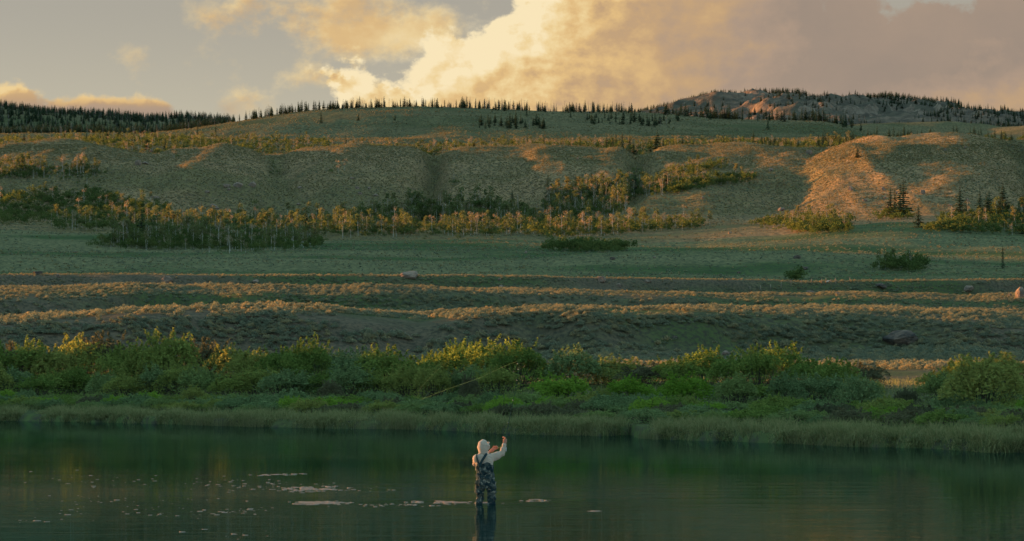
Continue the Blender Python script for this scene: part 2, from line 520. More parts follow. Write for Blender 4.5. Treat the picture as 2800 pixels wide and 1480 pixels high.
# relief
w = sstep(DG, DSG + 2, DSG + 20)
ZG += w * 0.22 * fbm(XG / 9, DG / 9, 4, 1) * sstep(DG, 700, 300)
ZG += sstep(DG, 640, 760) * sstep(DG, 1400, 1250) * (2.6 * fbm(XG / 120, DG / 70, 4, 2) + 2.0 * fbm(XG / 60, DG / 160, 3, 6))
ZG += sstep(DG, 230, 300) * sstep(DG, 650, 600) * 0.5 * fbm(XG / 40, DG / 25, 3, 8)
fw = sstep(DG, 1330 - PROG, 1480 - PROG) * sstep(DG, 1850 - PROG, 1640 - PROG)
ZG += fw * (13.0 * fbm(XG / 75 + 0.35 * fbm(XG / 60, DG / 60, 2, 31), DG / 420, 2, 12) + 4.5 * ridged(XG / 38, DG / 240, 3, 13) + 1.5 * fbm(XG / 14, DG / 20, 3, 14))
ZG += sstep(DG, 1540 - PROG, 1680 - PROG) * sstep(DG, 1840 - PROG, 1790 - PROG) * (7.0 * fbm(XG / 70, DG / 160, 2, 16) + 1.6 * fbm(XG / 16, DG / 30, 2, 26))
green = np.zeros_like(ZG)
for gx, wd, dep, lean in ((1180, 13, 11, 8), (1741, 12, 11, 14), (770, 22, 6, -30), (2215, 18, 4, 60), (420, 20, 4, -20), (2795, 26, 12, -60)):
    cx = gx + lean * (DG - 1600) / 200 + 14 * vnoise(DG / 60, 0.3, gx)
    gp = np.exp(-(((PXG - cx) / 7778 * DG) / (wd * 0.55)) ** 2)
    gwt = sstep(DG, 1400 - PROG, 1500 - PROG) * sstep(DG, 1830 - PROG, 1740 - PROG)
    ZG -= gp * gwt * dep
    green += 1.0 * np.exp(-(((PXG - cx) / 7778 * DG) / (wd * 0.3)) ** 2) * gwt * (dep > 5)
ZG += sstep(DG, 2150, 2450) * sstep(DG, 2960, 2800) * (7 * fbm(XG / 170, DG / 260, 3, 17) + 2.0 * fbm(XG / 30, DG / 40, 3, 18))
ZG += sstep(DG, 3050, 3300) * sstep(DG, 4100, 3880) * 14 * fbm(XG / 200, DG / 200, 4, 19)
mw = sstep(DG, 4450, 4650) * sstep(DG, 5130, 4940) * sstep(PXG, 1500, 1900)
ZG += mw * (30 * ridged(XG / 190 + 0.4 * fbm(XG / 200, DG / 200, 2, 41), DG / 420, 5, 22) + 16 * fbm(XG / 40, DG / 40, 4, 23))
ZG += sstep(DG, 4900, 5150) * sstep(DG, 5400, 5200) * 5 * fbm(XG / 50, DG / 400, 3, 24)
# a rise added beyond the left of the frame, shaped to shade the far bank
ZG += np.interp(DG, (148, 172, 190, 205, 225, 240, 252, 262, 274, 290, 312), (0, 10, 21, 26, 26, 23.3, 19.6, 15.7, 11.6, 7.4, 0)) * np.exp(-((XG + 165) / 30) ** 2)
# a spur added out of frame as well, placed to shade the meadow
ZG += 100.0 * np.exp(-((XG + 960) / 280) ** 2) * np.exp(-((DG - 1380) / 190) ** 2)

green += 0.8 * sstep(DG, DSG + 70, DSG + 20)
zx = np.gradient(ZG, axis=0) / np.maximum(1e-6, np.gradient(XG, axis=0))
zd = np.gradient(ZG, axis=1) / np.gradient(DG, axis=1)
slope = np.sqrt(zx ** 2 + zd ** 2)
rock = sstep(slope, 0.5, 1.0) * mw


def ground_z(x, d):
    """height of the land at world x, y"""
    x = np.asarray(x, float); d = np.asarray(d, float)
    px = 1400 + F * x / d
    ci = np.clip(np.searchsorted(PXC, px) - 1, 0, len(PXC) - 2); ri = np.clip(np.searchsorted(DROW, d) - 1, 0, len(DROW) - 2)
    u = np.clip((px - PXC[ci]) / (PXC[ci + 1] - PXC[ci]), 0, 1); w_ = np.clip((d - DROW[ri]) / (DROW[ri + 1] - DROW[ri]), 0, 1)
    return (ZG[ci, ri] * (1 - u) + ZG[ci + 1, ri] * u) * (1 - w_) + (ZG[ci, ri + 1] * (1 - u) + ZG[ci + 1, ri + 1] * u) * w_


_TAN = (ZG - HC) / DG
_TMAX = np.maximum.accumulate(_TAN, axis=1)


def spot(px, py):
    """where the line of sight through a picture point first meets the land: x, y, z"""
    te = float(tanel(py)); ta = float(tanaz(px, py))
    ci = int(np.clip(np.searchsorted(PXC, 1400 + F * ta), 0, len(PXC) - 1))
    ri = int(np.searchsorted(_TMAX[ci], te))
    ri = min(max(ri, 1), len(DROW) - 1)
    a, b = _TMAX[ci, ri - 1], _TMAX[ci, ri]
    d = DROW[ri - 1] + (DROW[ri] - DROW[ri - 1]) * (np.clip((te - a) / (b - a), 0, 1) if b > a else 0)
    x = ta * d
    return x, d, float(ground_z(x, d))


def land(name, r0, r1, material, **props):
    nr = r1 - r0 + 1; nc = len(PXC)
    v = np.stack([XG[:, r0:r1 + 1], DG[:, r0:r1 + 1], ZG[:, r0:r1 + 1]], -1).reshape(-1, 3)
    idx = np.arange(nc * nr).reshape(nc, nr)
    f = np.stack([idx[:-1, :-1], idx[1:, :-1], idx[1:, 1:], idx[:-1, 1:]], -1).reshape(-1, 4)
    me = mesh_np(name, v, f, [material], True, {'green': green[:, r0:r1 + 1].ravel(), 'rock': rock[:, r0:r1 + 1].ravel()})
    return link(name, me, kind='structure', **props)


rw = lambda d: int(np.searchsorted(DROW, d))
land('ground', 0, rw(650), M['valley'])
land('meadow_terrain', rw(650), rw(1180), M['meadow'])
land('hillside_terrain', rw(1180), rw(1960), M['hill'])
land('upper_hill', rw(1960), rw(4420), M['upper'])
land('mountain', rw(4420), len(DROW) - 1, M['mount'])

# ------------------------------------------------------------------ the river
m, q = mat('river_water')
P = q.n('ShaderNodeTexCoord').outputs['Object']
w1 = q.noise(q.vscale(P, (0.55, 2.2, 1)), 1.0, 3, 0.55)
w2 = q.noise(q.vscale(P, (1.6, 6.5, 1)), 1.0, 3, 0.6)
gust = q.ss(q.noise(q.vscale(P, (0.02, 0.07, 1)), 1.0, 3, 0.5), 0.35, 0.7, 0.35, 1.0)
w0 = q.noise(q.vscale(P, (0.22, 0.75, 1)), 1.0, 2, 0.5)
hgt = q.mul(q.add(q.add(q.mul(w1, 0.055), q.mul(w2, 0.016)), q.mul(w0, 0.10)), gust)
sp_ = q.n('ShaderNodeSeparateXYZ'); q.put(sp_.inputs[0], P)
rr_ = q.m('SQRT', q.add(q.m('POWER', q.add(sp_.outputs[0], 0.50), 2.0), q.m('POWER', q.sub(sp_.outputs[1], 55.6), 2.0)))
ring = q.mul(q.m('SINE', q.mul(rr_, 9.0)), q.m('EXPONENT', q.mul(rr_, -0.75)))
hgt = q.add(hgt, q.mul(ring, 0.035))
nb_ = bump(q, hgt, 1.0, 0.095)
gl = q.n('ShaderNodeBsdfGlossy'); gl.inputs['Color'].default_value = (0.60, 0.76, 0.74, 1); gl.inputs['Roughness'].default_value = 0.012
q.put(gl.inputs['Normal'], nb_)
fr = q.n('ShaderNodeFresnel'); fr.inputs['IOR'].default_value = 1.33; q.put(fr.inputs['Normal'], nb_)
wm = q.n('ShaderNodeMixShader'); q.put(wm.inputs[0], fr.outputs[0])
m.node_tree.links.new(diffuse(q, (0.006, 0.020, 0.019)), wm.inputs[1]); m.node_tree.links.new(gl.outputs[0], wm.inputs[2])
M['water'] = finish(m, q, wm.outputs[0])
v = [(-700, -60, 0), (700, -60, 0), (700, 175, 0), (-700, 175, 0)]
link('river_water', mesh_np('river_water', v, [(0, 1, 2, 3)], [M['water']]), kind='structure')

# ------------------------------------------------------------------ plant materials
M['willow'] = leaf_mat('willow_leaves', (0.095, 0.145, 0.032), (0.195, 0.240, 0.056), 0.32, (0.185, 0.190, 0.052))
M['bright'] = leaf_mat('bright_willow_leaves', (0.120, 0.205, 0.022), (0.185, 0.290, 0.040), 0.45, (0.150, 0.230, 0.034))
M['grey'] = leaf_mat('grey_willow_leaves', (0.100, 0.150, 0.060), (0.195, 0.235, 0.100), 0.22, (0.135, 0.175, 0.055))
M['brown'] = leaf_mat('brownish_willow_leaves', (0.085, 0.080, 0.045), (0.120, 0.115, 0.060), 0.25)
M['stem'] = plain_mat('willow_stem', (0.075, 0.060, 0.042), (0.05, 0.045, 0.035), 5)
M['sage'] = leaf_mat('sage_leaves', (0.130, 0.145, 0.098), (0.245, 0.235, 0.150), 0.20, (0.235, 0.195, 0.105))
M['grass'] = leaf_mat('bank_grass', (0.112, 0.138, 0.052), (0.250, 0.222, 0.100), 0.30)
M['reed'] = leaf_mat('reed_stalk', (0.100, 0.105, 0.045), (0.170, 0.150, 0.075), 0.25)
M['aspen'] = leaf_mat('aspen_leaves', (0.080, 0.104, 0.036), (0.140, 0.150, 0.056), 0.30, (0.125, 0.118, 0.050))
M['aspen_dry'] = leaf_mat('sparse_aspen_leaves', (0.200, 0.150, 0.090), (0.280, 0.200, 0.125), 0.25)
M['bark'] = plain_mat('aspen_bark', (0.42, 0.37, 0.30), (0.28, 0.24, 0.19), 1.2)
M['conifer'] = leaf_mat('conifer_needles', (0.030, 0.048, 0.026), (0.060, 0.078, 0.038), 0.15)
M['cbark'] = plain_mat('conifer_bark', (0.085, 0.065, 0.05), (0.055, 0.045, 0.038), 2)
M['snag'] = plain_mat('weathered_wood', (0.24, 0.20, 0.165), (0.15, 0.125, 0.105), 2)
M['sapling'] = leaf_mat('sapling_leaves', (0.050, 0.075, 0.022), (0.095, 0.118, 0.036), 0.35, (0.085, 0.100, 0.030))


def leaves(c, L, W, rg, up=0.0):
    """diamond-shaped leaf faces at centres c"""
    n = len(c)
    a = rg.normal(size=(n, 3)); a[:, 2] = a[:, 2] * 0.8 + up; a /= np.linalg.norm(a, axis=1)[:, None]
    b = np.cross(a, rg.normal(size=(n, 3))); b /= np.linalg.norm(b, axis=1)[:, None] + 1e-9
    L = np.broadcast_to(L, (n,))[:, None]; W = np.broadcast_to(W, (n,))[:, None]
    v = np.stack([c - a * L / 2, c + b * W / 2, c + a * L / 2, c - b * W / 2], 1).reshape(-1, 3)
    return v, np.arange(4 * n).reshape(n, 4)


def lobes_points(rg, n, lobes, shell=(0.72, 1.06), below=-0.35):
    """points in the outer shell of ellipsoid lobes (cx, cy, cz, rx, ry, rz)"""
    lobes = np.array(lobes); wts = lobes[:, 3] * lobes[:, 5]; wts = wts / wts.sum()
    k = rg.choice(len(lobes), size=n, p=wts)
    d = rg.normal(size=(n, 3)); d[:, 2] = np.abs(d[:, 2]) * 0.9 + below * rg.random(n); d /= np.linalg.norm(d, axis=1)[:, None]
    r = shell[0] + (shell[1] - shell[0]) * rg.random(n) ** 0.6
    return lobes[k, :3] + d * lobes[k, 3:] * r[:, None]


def make_bush(rg, Rb, Hb, nl, nleaf, ll, spikes=10, mat_='willow', name='bush'):
    lobes = []
    for i in range(nl):
        an = 2 * math.pi * (i / nl) * 1.618 * 2; rr = Rb * 0.70 * math.sqrt((i + 0.5) / nl)
        s_ = (0.30 + 0.22 * rg.random()) * (9.5 / max(nl, 9)) ** 0.5
        top = Hb * (1 - 0.45 * (rr / Rb) ** 2) * (0.80 + 0.28 * rg.random())
        rz = Hb * s_ * 0.80
        lobes.append((rr * math.cos(an), rr * math.sin(an), max(top - rz, rz * 0.3), Rb * s_, Rb * s_, rz))
    c = lobes_points(rg, nleaf, lobes)
    # skirts of lower leaves
    n2_ = nleaf // 5
    an = rg.random(n2_) * 2 * math.pi; rr = Rb * (0.55 + 0.45 * rg.random(n2_))
    c2 = np.stack([rr * np.cos(an), rr * np.sin(an), Hb * 0.5 * rg.random(n2_) ** 1.3], 1)
    pts = [c, c2]
    st = MB()
    for i in range(spikes):
        l = lobes[rg.integers(len(lobes))]
        b0 = np.array([l[0], l[1], l[2] + l[5] * 0.6]); d = np.array([rg.normal() * 0.35, rg.normal() * 0.35, 1.0])
        ln = Hb * (0.12 + 0.2 * rg.random())
        m_ = 26
        tt = rg.random(m_)
        pts.append(b0 + d * ln * (0.3 + 0.8 * tt)[:, None] + rg.normal(size=(m_, 3)) * 0.055 * (1.2 - tt)[:, None])
        st.add(*tube(np.array([b0, b0 + d * ln]), [0.010, 0.004], 3, False))
    for l in lobes:
        for j in range(3):
            e = np.array(l[:3]) + rg.normal(size=3) * np.array(l[3:]) * 0.45
            b0 = np.array([rg.normal() * Rb * 0.12, rg.normal() * Rb * 0.12, 0.0])
            mid = b0 * 0.4 + e * 0.55 + np.array([0, 0, -0.12 * Hb])
            st.add(*tube(np.array([b0 - [0, 0, .1], mid, e]), [0.03, 0.02, 0.008], 3, False))
    c = np.concatenate(pts); c[:, 2] = np.maximum(c[:, 2], 0.03)
    sz = ll * (0.65 + 0.7 * rg.random(len(c)))
    v, f = leaves(c, sz, sz * 0.48, rg, 0.5)
    return (mesh_np(name + '_foliage', v, f, [M[mat_]]), st.mesh(name + '_stem', [M['stem']]))


def with_mat(me, m_):
    c = me.copy(); c.materials.clear(); c.materials.append(m_)
    return c


_rg = np.random.default_rng(3)
BUSH = [make_bush(_rg, 2.1, 3.0, 19, 2900, 0.20, 26, 'willow', 'willow') for _ in range(4)]
LOW = [make_bush(_rg, 1.15, 0.95, 12, 1800, 0.11, 12, 'grey', 'low_willow') for _ in range(4)]
BUSHV = {k: [(with_mat(b[0], M[k]), b[1]) for b in BUSH] for k in ('bright', 'grey', 'brown')}
BUSHV['willow'] = BUSH
LOWV = {k: [(with_mat(b[0], M[k]), b[1]) for b in LOW] for k in ('bright', 'willow', 'brown')}
LOWV['grey'] = LOW


def tree(name, parts, loc, rz, sc, label, cat, group):
    r = link(name, None, None, loc, rz, sc, label=label, category=cat, group=group)
    r.empty_display_size = 0.2
    for pn, me in parts:
        link(pn, me, r)
    return r


# ------------------------------------------------------------------ willows and low shrubs on the far bank
c_top = curve((-300, 950), (0, 945), (100, 952), (250, 945), (350, 945), (470, 935), (560, 958), (700, 960), (800, 948), (1000, 962), (1100, 966), (1250, 962), (1400, 950),
              (1560, 958), (1650, 985), (1750, 990), (1900, 988), (2050, 978), (2150, 972), (2250, 988), (2390, 1010), (2420, 1045), (2540, 1045), (2590, 992), (2700, 978), (2800, 1000), (3100, 990))


def put_bush(px, off, ytop, wid_px, kind, label, group, low=False, rg=_rg, hm=None):
    d = float(shore_d(px)) + off
    x = float(tanaz(px, 1060)) * d
    z = float(ground_z(x, d))
    h = max(0.35, HC + float(tanel(ytop)) * d - z)
    if hm: h = hm; wid_px = wid_px * 150 / d
    r_ = wid_px / 2 / F * d
    lib = LOWV if low else BUSHV
    fo, stm = lib[kind][int(rg.integers(4))]
    bh, br = (1.0, 1.22) if low else (3.15, 2.2)
    return tree('low_shrub' if low else 'willow_bush', (('foliage', fo), ('stem', stm)), (x, d, z - 0.04), rg.random() * 6.28,
                (r_ / br, r_ / br, h / bh), label, 'shrub' if low else 'bush', group)


ONES = 'zeroth first second third fourth fifth sixth seventh eighth ninth tenth eleventh twelfth thirteenth fourteenth fifteenth sixteenth seventeenth eighteenth nineteenth'.split()
TENS = 'x x twenty thirty forty fifty sixty seventy eighty ninety'.split()
TENTH = 'x x twentieth thirtieth fortieth fiftieth sixtieth seventieth eightieth ninetieth'.split()


def nth(n_):
    return ONES[n_] if n_ < 20 else (TENTH[n_ // 10] if n_ % 10 == 0 else TENS[n_ // 10] + '-' + ONES[n_ % 10])


CNT = {}


def count(key, px_):
    if px_ < 0: return 'beyond the left edge'
    if px_ > 2800: return 'beyond the right edge'
    CNT[key] = CNT.get(key, 0) + 1
    return nth(CNT[key]) + ' from the left edge'


BACK = 'willows in the back row of the thicket on the far bank'
MID = 'willows in the middle of the thicket on the far bank'
FRONT = 'low shrubs between the willows and the grassy bank'
px = -330.0
while px < 3100:
    gap = 2400 < px < 2555
    if not gap:
        yt = float(c_top(px)) + _rg.normal() * 13
        side = 'left of the angler' if px < 1230 else ('behind the angler' if px < 1660 else 'right of the angler')
        put_bush(px, 44 + _rg.random() * 12, yt, 170 + 50 * _rg.random(), ('willow', 'willow', 'willow', 'willow', 'willow', 'willow', 'willow', 'grey', 'brown')[int(_rg.integers(9))],
                 f'tall willow with sunlit top in the back row, {count("b", px)}', BACK)
    px += 58 + 26 * _rg.random()
px = -330.0
while px < 3100:
    if not (2390 < px < 2570) and not (1420 < px < 1990):
        yt = 996 + 38 * _rg.random() + (18 if px > 2000 else 0)
        side = 'left of the angler' if px < 1230 else ('behind the angler' if px < 1440 else 'right of the bright green willows')
        k = 'willow' if _rg.random() < 0.62 else 'grey'
        put_bush(px, 28 + _rg.random() * 8, yt, 130 + 50 * _rg.random(), k,
                 f'{"deep green" if k == "willow" else "grey-green"} willow in the middle row, {count("m", px)}', MID)
    px += 50 + 34 * _rg.random()
put_bush(1532, 24, 1027, 215, 'bright', 'vivid green rounded willow, the first to the right above the angler\'s raised hand', MID)
put_bush(1722, 23, 1030, 185, 'bright', 'vivid green domed willow between the two other bright willows', MID)
put_bush(1870, 24, 1027, 200, 'bright', 'vivid green domed willow furthest right of the three bright ones', MID)
put_bush(1640, 25, 1062, 90, 'willow', 'small dark willow in the gap beside the leftmost bright green willow', MID)
put_bush(2010, 25, 1022, 150, 'grey', 'grey-green willow just right of the three bright green ones', MID)
put_bush(2690, 22, 984, 290, 'willow', 'very large dark willow nearest the right edge of the picture', MID)
put_bush(2345, 22, 1030, 170, 'grey', 'feathery pale green willow left of the gap in the thicket', MID)
put_bush(1283, 22, 1028, 75, 'brown', 'narrow brownish-grey willow crossed by the flying fishing line', MID)
put_bush(905, 22, 1040, 85, 'brown', 'brownish-grey thin willow in front of the dark thicket left of the line loop', MID)
put_bush(2480, 30, 1062, 90, 'brown', 'small tawny bush catching the sun in the gap of the thicket', MID)
px = -330.0
while px < 3100:
    k = ('grey', 'grey', 'willow', 'bright')[int(_rg.integers(4))]
    if k == 'bright' and _rg.random() < 0.6: k = 'grey'
    yt = float(c_shore(px)) - 100 + 22 * _rg.random()
    put_bush(px, 14 + _rg.random() * 7, yt, 85 + 60 * _rg.random(), k,
             {'grey': 'grey-green', 'willow': 'dark green', 'bright': 'fresh green'}[k] + f' waist-high shrub before the willows, {count("f", px)}', FRONT, True, hm=0.6 + 0.5 * _rg.random())
    px += 44 + 26 * _rg.random()
px = -330.0
while px < 3100:
    k = ('grey', 'grey', 'grey', 'willow', 'brown')[int(_rg.integers(5))]
    yt = float(c_shore(px)) - 62 + 16 * _rg.random() - (12 if px > 2000 else 0)
    put_bush(px, 5.5 + _rg.random() * 4.5, yt, 80 + 60 * _rg.random(), k,
             {'grey': 'grey-green', 'willow': 'dark green', 'brown': 'brownish'}[k] + f' knee-high shrub behind the bank, {count("k", px)}', FRONT, True, hm=0.42 + 0.36 * _rg.random())
    px += 40 + 24 * _rg.random()

px = -330.0
while px < 3100:
    k = ('grey', 'grey', 'willow', 'brown', 'bright')[int(_rg.integers(5))]
    put_bush(px, 9 + _rg.random() * 5, 0, 95 + 60 * _rg.random(), k, {'grey': 'grey-green', 'willow': 'dark green', 'brown': 'brownish', 'bright': 'fresh green'}[k]
             + f' thigh-high shrub in the middle of the shrub belt, {count("t", px)}', FRONT, True, hm=0.5 + 0.4 * _rg.random())
    px += 46 + 28 * _rg.random()

# ------------------------------------------------------------------ grass hanging over the bank, reeds in the shallows
def blades(base, az, tilt, ln, wd):
    """curved three-step grass blades"""
    n = len(base)
    dr = np.stack([np.cos(az), np.sin(az), np.zeros(n)], 1)
    sd = np.stack([-np.sin(az + 0.6), np.cos(az + 0.6), np.zeros(n)], 1) * wd[:, None] / 2
    p0 = base; up = np.array([0, 0, 1.0])
    p1 = base + up * (ln * 0.55 * np.cos(tilt * 0.5))[:, None] + dr * (ln * 0.55 * np.sin(tilt * 0.5))[:, None]
    p2 = p1 + up * (ln * 0.50 * np.cos(tilt * 1.5))[:, None] + dr * (ln * 0.50 * np.sin(tilt * 1.5))[:, None]
    v = np.stack([p0 - sd, p0 + sd, p1 + sd * 0.8, p1 - sd * 0.8, p2 + sd * 0.25, p2 - sd * 0.25], 1).reshape(-1, 3)
    i = (np.arange(n) * 6)[:, None]
    f = np.concatenate([i + np.array([[0, 1, 2, 3]]), i + np.array([[3, 2, 4, 5]])])
    return v, f


def bank_grass():
    rg = np.random.default_rng(21)
    nt = 5200
    pxs = rg.uniform(-250, 3050, nt)
    off = 0.02 + 4.5 * rg.random(nt) ** 1.9
    dens = vnoise(pxs / 33.0, 0.2, 50)
    keep = dens > -0.40 + 0.16 * (off < .5)
    pxs, off = pxs[keep], off[keep]
    V_, F_, n0 = [], [], 0
    per = 13
    sh = shore_d(pxs)
    d = sh + off; x = tanaz(pxs, 1170) * d
    jx = rg.normal(size=len(x) * per) * 0.16; jd = rg.normal(size=len(d) * per) * 0.13
    d = np.repeat(d, per) + jd; x = np.repeat(x, per) + jx
    sh = np.repeat(sh, per)
    d = np.maximum(d, sh + 0.0)
    z = ground_z(x, d)
    hmod = np.repeat(0.42 + 2.1 * (vnoise(pxs / 34.0, off * 0.7, 51) + 0.3) + 0.3 * rg.random(len(pxs)), per)
    edge = d < sh + 0.5
    az = np.where(edge, -math.pi / 2 + rg.normal(size=len(d)) * 0.7, np.arctan2(jd, jx) + rg.normal(size=len(d)) * 0.5)
    tilt = np.where(edge, 1.0 + 0.4 * rg.normal(size=len(d)), 0.25 + 2.6 * np.hypot(jx, jd) + 0.15 * rg.normal(size=len(d)))
    ln = np.clip(hmod, 0.4, 1.75) * (0.18 + 0.19 * rg.random(len(d))) * np.where(edge, 1.0, 0.95)
    v, f = blades(np.stack([x, d, z - 0.03], 1), az, np.clip(tilt, -0.2, 1.7), ln, 0.018 + 0.014 * rg.random(len(d)))
    me = mesh_np('bank_grass', v, f, [M['grass']])
    link('bank_grass', me, kind='stuff', label='tufted green and straw-coloured grass hanging over the cut river bank', category='grass')
    # reeds
    xs = []
    for a, b, n in ((500, 720, 700), (800, 900, 130), (1080, 1130, 90), (960, 1150, 260), (1745, 1800, 120), (1500, 1640, 140), (2150, 2420, 200)):
        xs.append(rg.uniform(a, b, n))
    pxs = np.concatenate(xs)
    d = shore_d(pxs) - 0.05 - 0.9 * rg.random(len(pxs)); x = tanaz(pxs, 1170) * d
    v, f = blades(np.stack([x, d, np.full(len(d), -0.1)], 1), rg.random(len(d)) * 6.28, 0.12 + 0.1 * rg.random(len(d)), 0.35 + 0.4 * rg.random(len(d)), np.full(len(d), 0.012))
    link('river_reeds', mesh_np('river_reeds', v, f, [M['reed']]), kind='stuff', label='thin straw-coloured reeds standing in the shallows along the far bank', category='reeds')


bank_grass()


# meadow grass of the floodplain behind the bank
def meadow_tufts():
    rg = np.random.default_rng(22)
    n = 30000
    pxs = rg.uniform(-200, 3000, n); d = shore_d(pxs) + 4 + 80 * rg.random(n) ** 1.2
    x = tanaz(pxs, 1100) * d; z = ground_z(x, d)
    v, f = blades(np.stack([x, d, z - 0.02], 1), rg.random(n) * 6.28, 0.4 + 0.3 * rg.random(n), 0.25 + 0.3 * rg.random(n), np.full(n, 0.03))
    link('meadow_grass', mesh_np('meadow_grass', v, f, [M['grass']]), kind='stuff', label='short meadow grass growing between the willows', category='grass')


meadow_tufts()


# ------------------------------------------------------------------ scattering for what nobody could count
def scatter(name, protos, pts, rz, scl, idx, label, cat, tilt=None):
    n = len(pts)
    me = bpy.data.meshes.new(name)
    me.vertices.add(n); me.vertices.foreach_set('co', np.ascontiguousarray(pts, np.float32).ravel())
    a = me.attributes.new('pick', 'INT', 'POINT'); a.data.foreach_set('value', np.ascontiguousarray(idx, np.int32))
    r = np.zeros((n, 3), np.float32); r[:, 2] = rz
    if tilt is not None: r[:, 0] = tilt
    a = me.attributes.new('turn', 'FLOAT_VECTOR', 'POINT'); a.data.foreach_set('vector', r.ravel())
    scl = np.asarray(scl, float)
    if scl.ndim == 1: scl = np.stack([scl] * 3, 1)
    a = me.attributes.new('size', 'FLOAT_VECTOR', 'POINT'); a.data.foreach_set('vector', np.ascontiguousarray(scl, np.float32).ravel())
    o = link(name, me, kind='stuff', label=label, category=cat)
    ng = bpy.data.node_groups.new(name, 'GeometryNodeTree')
    ng.interface.new_socket('Geometry', in_out='INPUT', socket_type='NodeSocketGeometry')
    ng.interface.new_socket('Geometry', in_out='OUTPUT', socket_type='NodeSocketGeometry')
    gi = ng.nodes.new('NodeGroupInput'); go = ng.nodes.new('NodeGroupOutput'); jn = ng.nodes.new('GeometryNodeJoinGeometry')

    def attr(nm, typ):
        nd = ng.nodes.new('GeometryNodeInputNamedAttribute'); nd.data_type = typ; nd.inputs['Name'].default_value = nm
        return nd.outputs['Attribute']
    pick, turn, size = attr('pick', 'INT'), attr('turn', 'FLOAT_VECTOR'), attr('size', 'FLOAT_VECTOR')
    for k, me_ in enumerate(protos):
        po = bpy.data.objects.new(me_.name + '_source', me_)          # never linked: only its mesh is used
        oi = ng.nodes.new('GeometryNodeObjectInfo'); oi.inputs['Object'].default_value = po
        cp = ng.nodes.new('FunctionNodeCompare'); cp.data_type = 'INT'; cp.operation = 'EQUAL'
        isock = [s_ for s_ in cp.inputs if s_.type == 'INT']
        ng.links.new(pick, isock[0]); isock[1].default_value = k
        ip = ng.nodes.new('GeometryNodeInstanceOnPoints')
        ng.links.new(gi.outputs[0], ip.inputs['Points']); ng.links.new(cp.outputs[0], ip.inputs['Selection'])
        ng.links.new(oi.outputs['Geometry'], ip.inputs['Instance'])
        ng.links.new(turn, ip.inputs['Rotation']); ng.links.new(size, ip.inputs['Scale'])
        ng.links.new(ip.outputs[0], jn.inputs[0])
    ng.links.new(jn.outputs[0], go.inputs[0])
    md = o.modifiers.new('scatter', 'NODES'); md.node_group = ng
    return o


def make_sage(rg, n, ll, name):
    lobes = []
    for i in range(6):
        an = rg.random() * 6.28; rr = 0.36 * rg.random()
        s_ = 0.20 + 0.12 * rg.random(); h = 0.55 + 0.3 * rg.random() - rr * 0.6
        lobes.append((rr * math.cos(an) * 1.3, rr * math.sin(an) * 1.3, h * 0.55, s_ * 1.25, s_ * 1.25, h * 0.5))
    c = lobes_points(rg, n, lobes, (0.6, 1.05), -0.5); c[:, 2] = np.maximum(c[:, 2], 0.03)
    sz = ll * (0.7 + 0.6 * rg.random(n))
    v, f = leaves(c, sz, sz * 0.55, rg, 0.7)
    return mesh_np(name, v, f, [M['sage']])


SAGE = [make_sage(_rg, 190, 0.17, 'sage_clump') for _ in range(6)]
M['straw'] = leaf_mat('dry_grass_tufts', (0.190, 0.145, 0.066), (0.285, 0.215, 0.100), 0.20, (0.150, 0.125, 0.058))
TUFT = [make_sage(_rg, 26, 0.42, 'sage_tuft') for _ in range(4)]
TUFT += [with_mat(t_, M['straw']) for t_ in TUFT]

rg = np.random.default_rng(5)
n = 84000
pxs = rg.uniform(-350, 3150, n)
d = 232 + (660 - 232) * rg.random(n) ** 0.72
x = (pxs - 1400) / F * d
pn = fbm(x / 17, d / 30, 3, 60) + 0.55 * fbm(x / 60, d / 50, 2, 62)
bare = np.exp(-(((pxs - 1150) / 260) ** 2)) * sstep(d, 318, 300) * 0.55          # grassy open slope above the line loop
keep = (pn - bare > -0.12 + 0.36 * rg.random(n) - 0.22) & (rg.random(n) < 0.72)
pxs, d, x = pxs[keep], d[keep], x[keep]
ex = [spot(a_, b_) for a_, b_ in zip(rg.uniform(-60, 2860, 8500), rg.uniform(756, 985, 8500))]
ex = np.array(ex); pe = fbm(ex[:, 0] / 9, ex[:, 2] / 1.1, 3, 64) - 0.30 * np.exp(-((1400 + F * ex[:, 0] / ex[:, 1] - 1150) / 240) ** 2) * (ex[:, 1] < 330)
ex = ex[pe > -0.02 + 0.30 * rg.random(len(ex)) - 0.12]
x = np.concatenate([x, ex[:, 0]]); d = np.concatenate([d, ex[:, 1]]); pxs = 1400 + F * x / d
z = ground_z(x, d)
scl = (0.50 + 0.62 * rg.random(len(d)) ** 1.6) * (0.95 + 0.45 * fbm(x / 25, d / 25, 2, 63)) * np.interp(d, (300, 380, 620), (0.95, 0.70, 0.62))
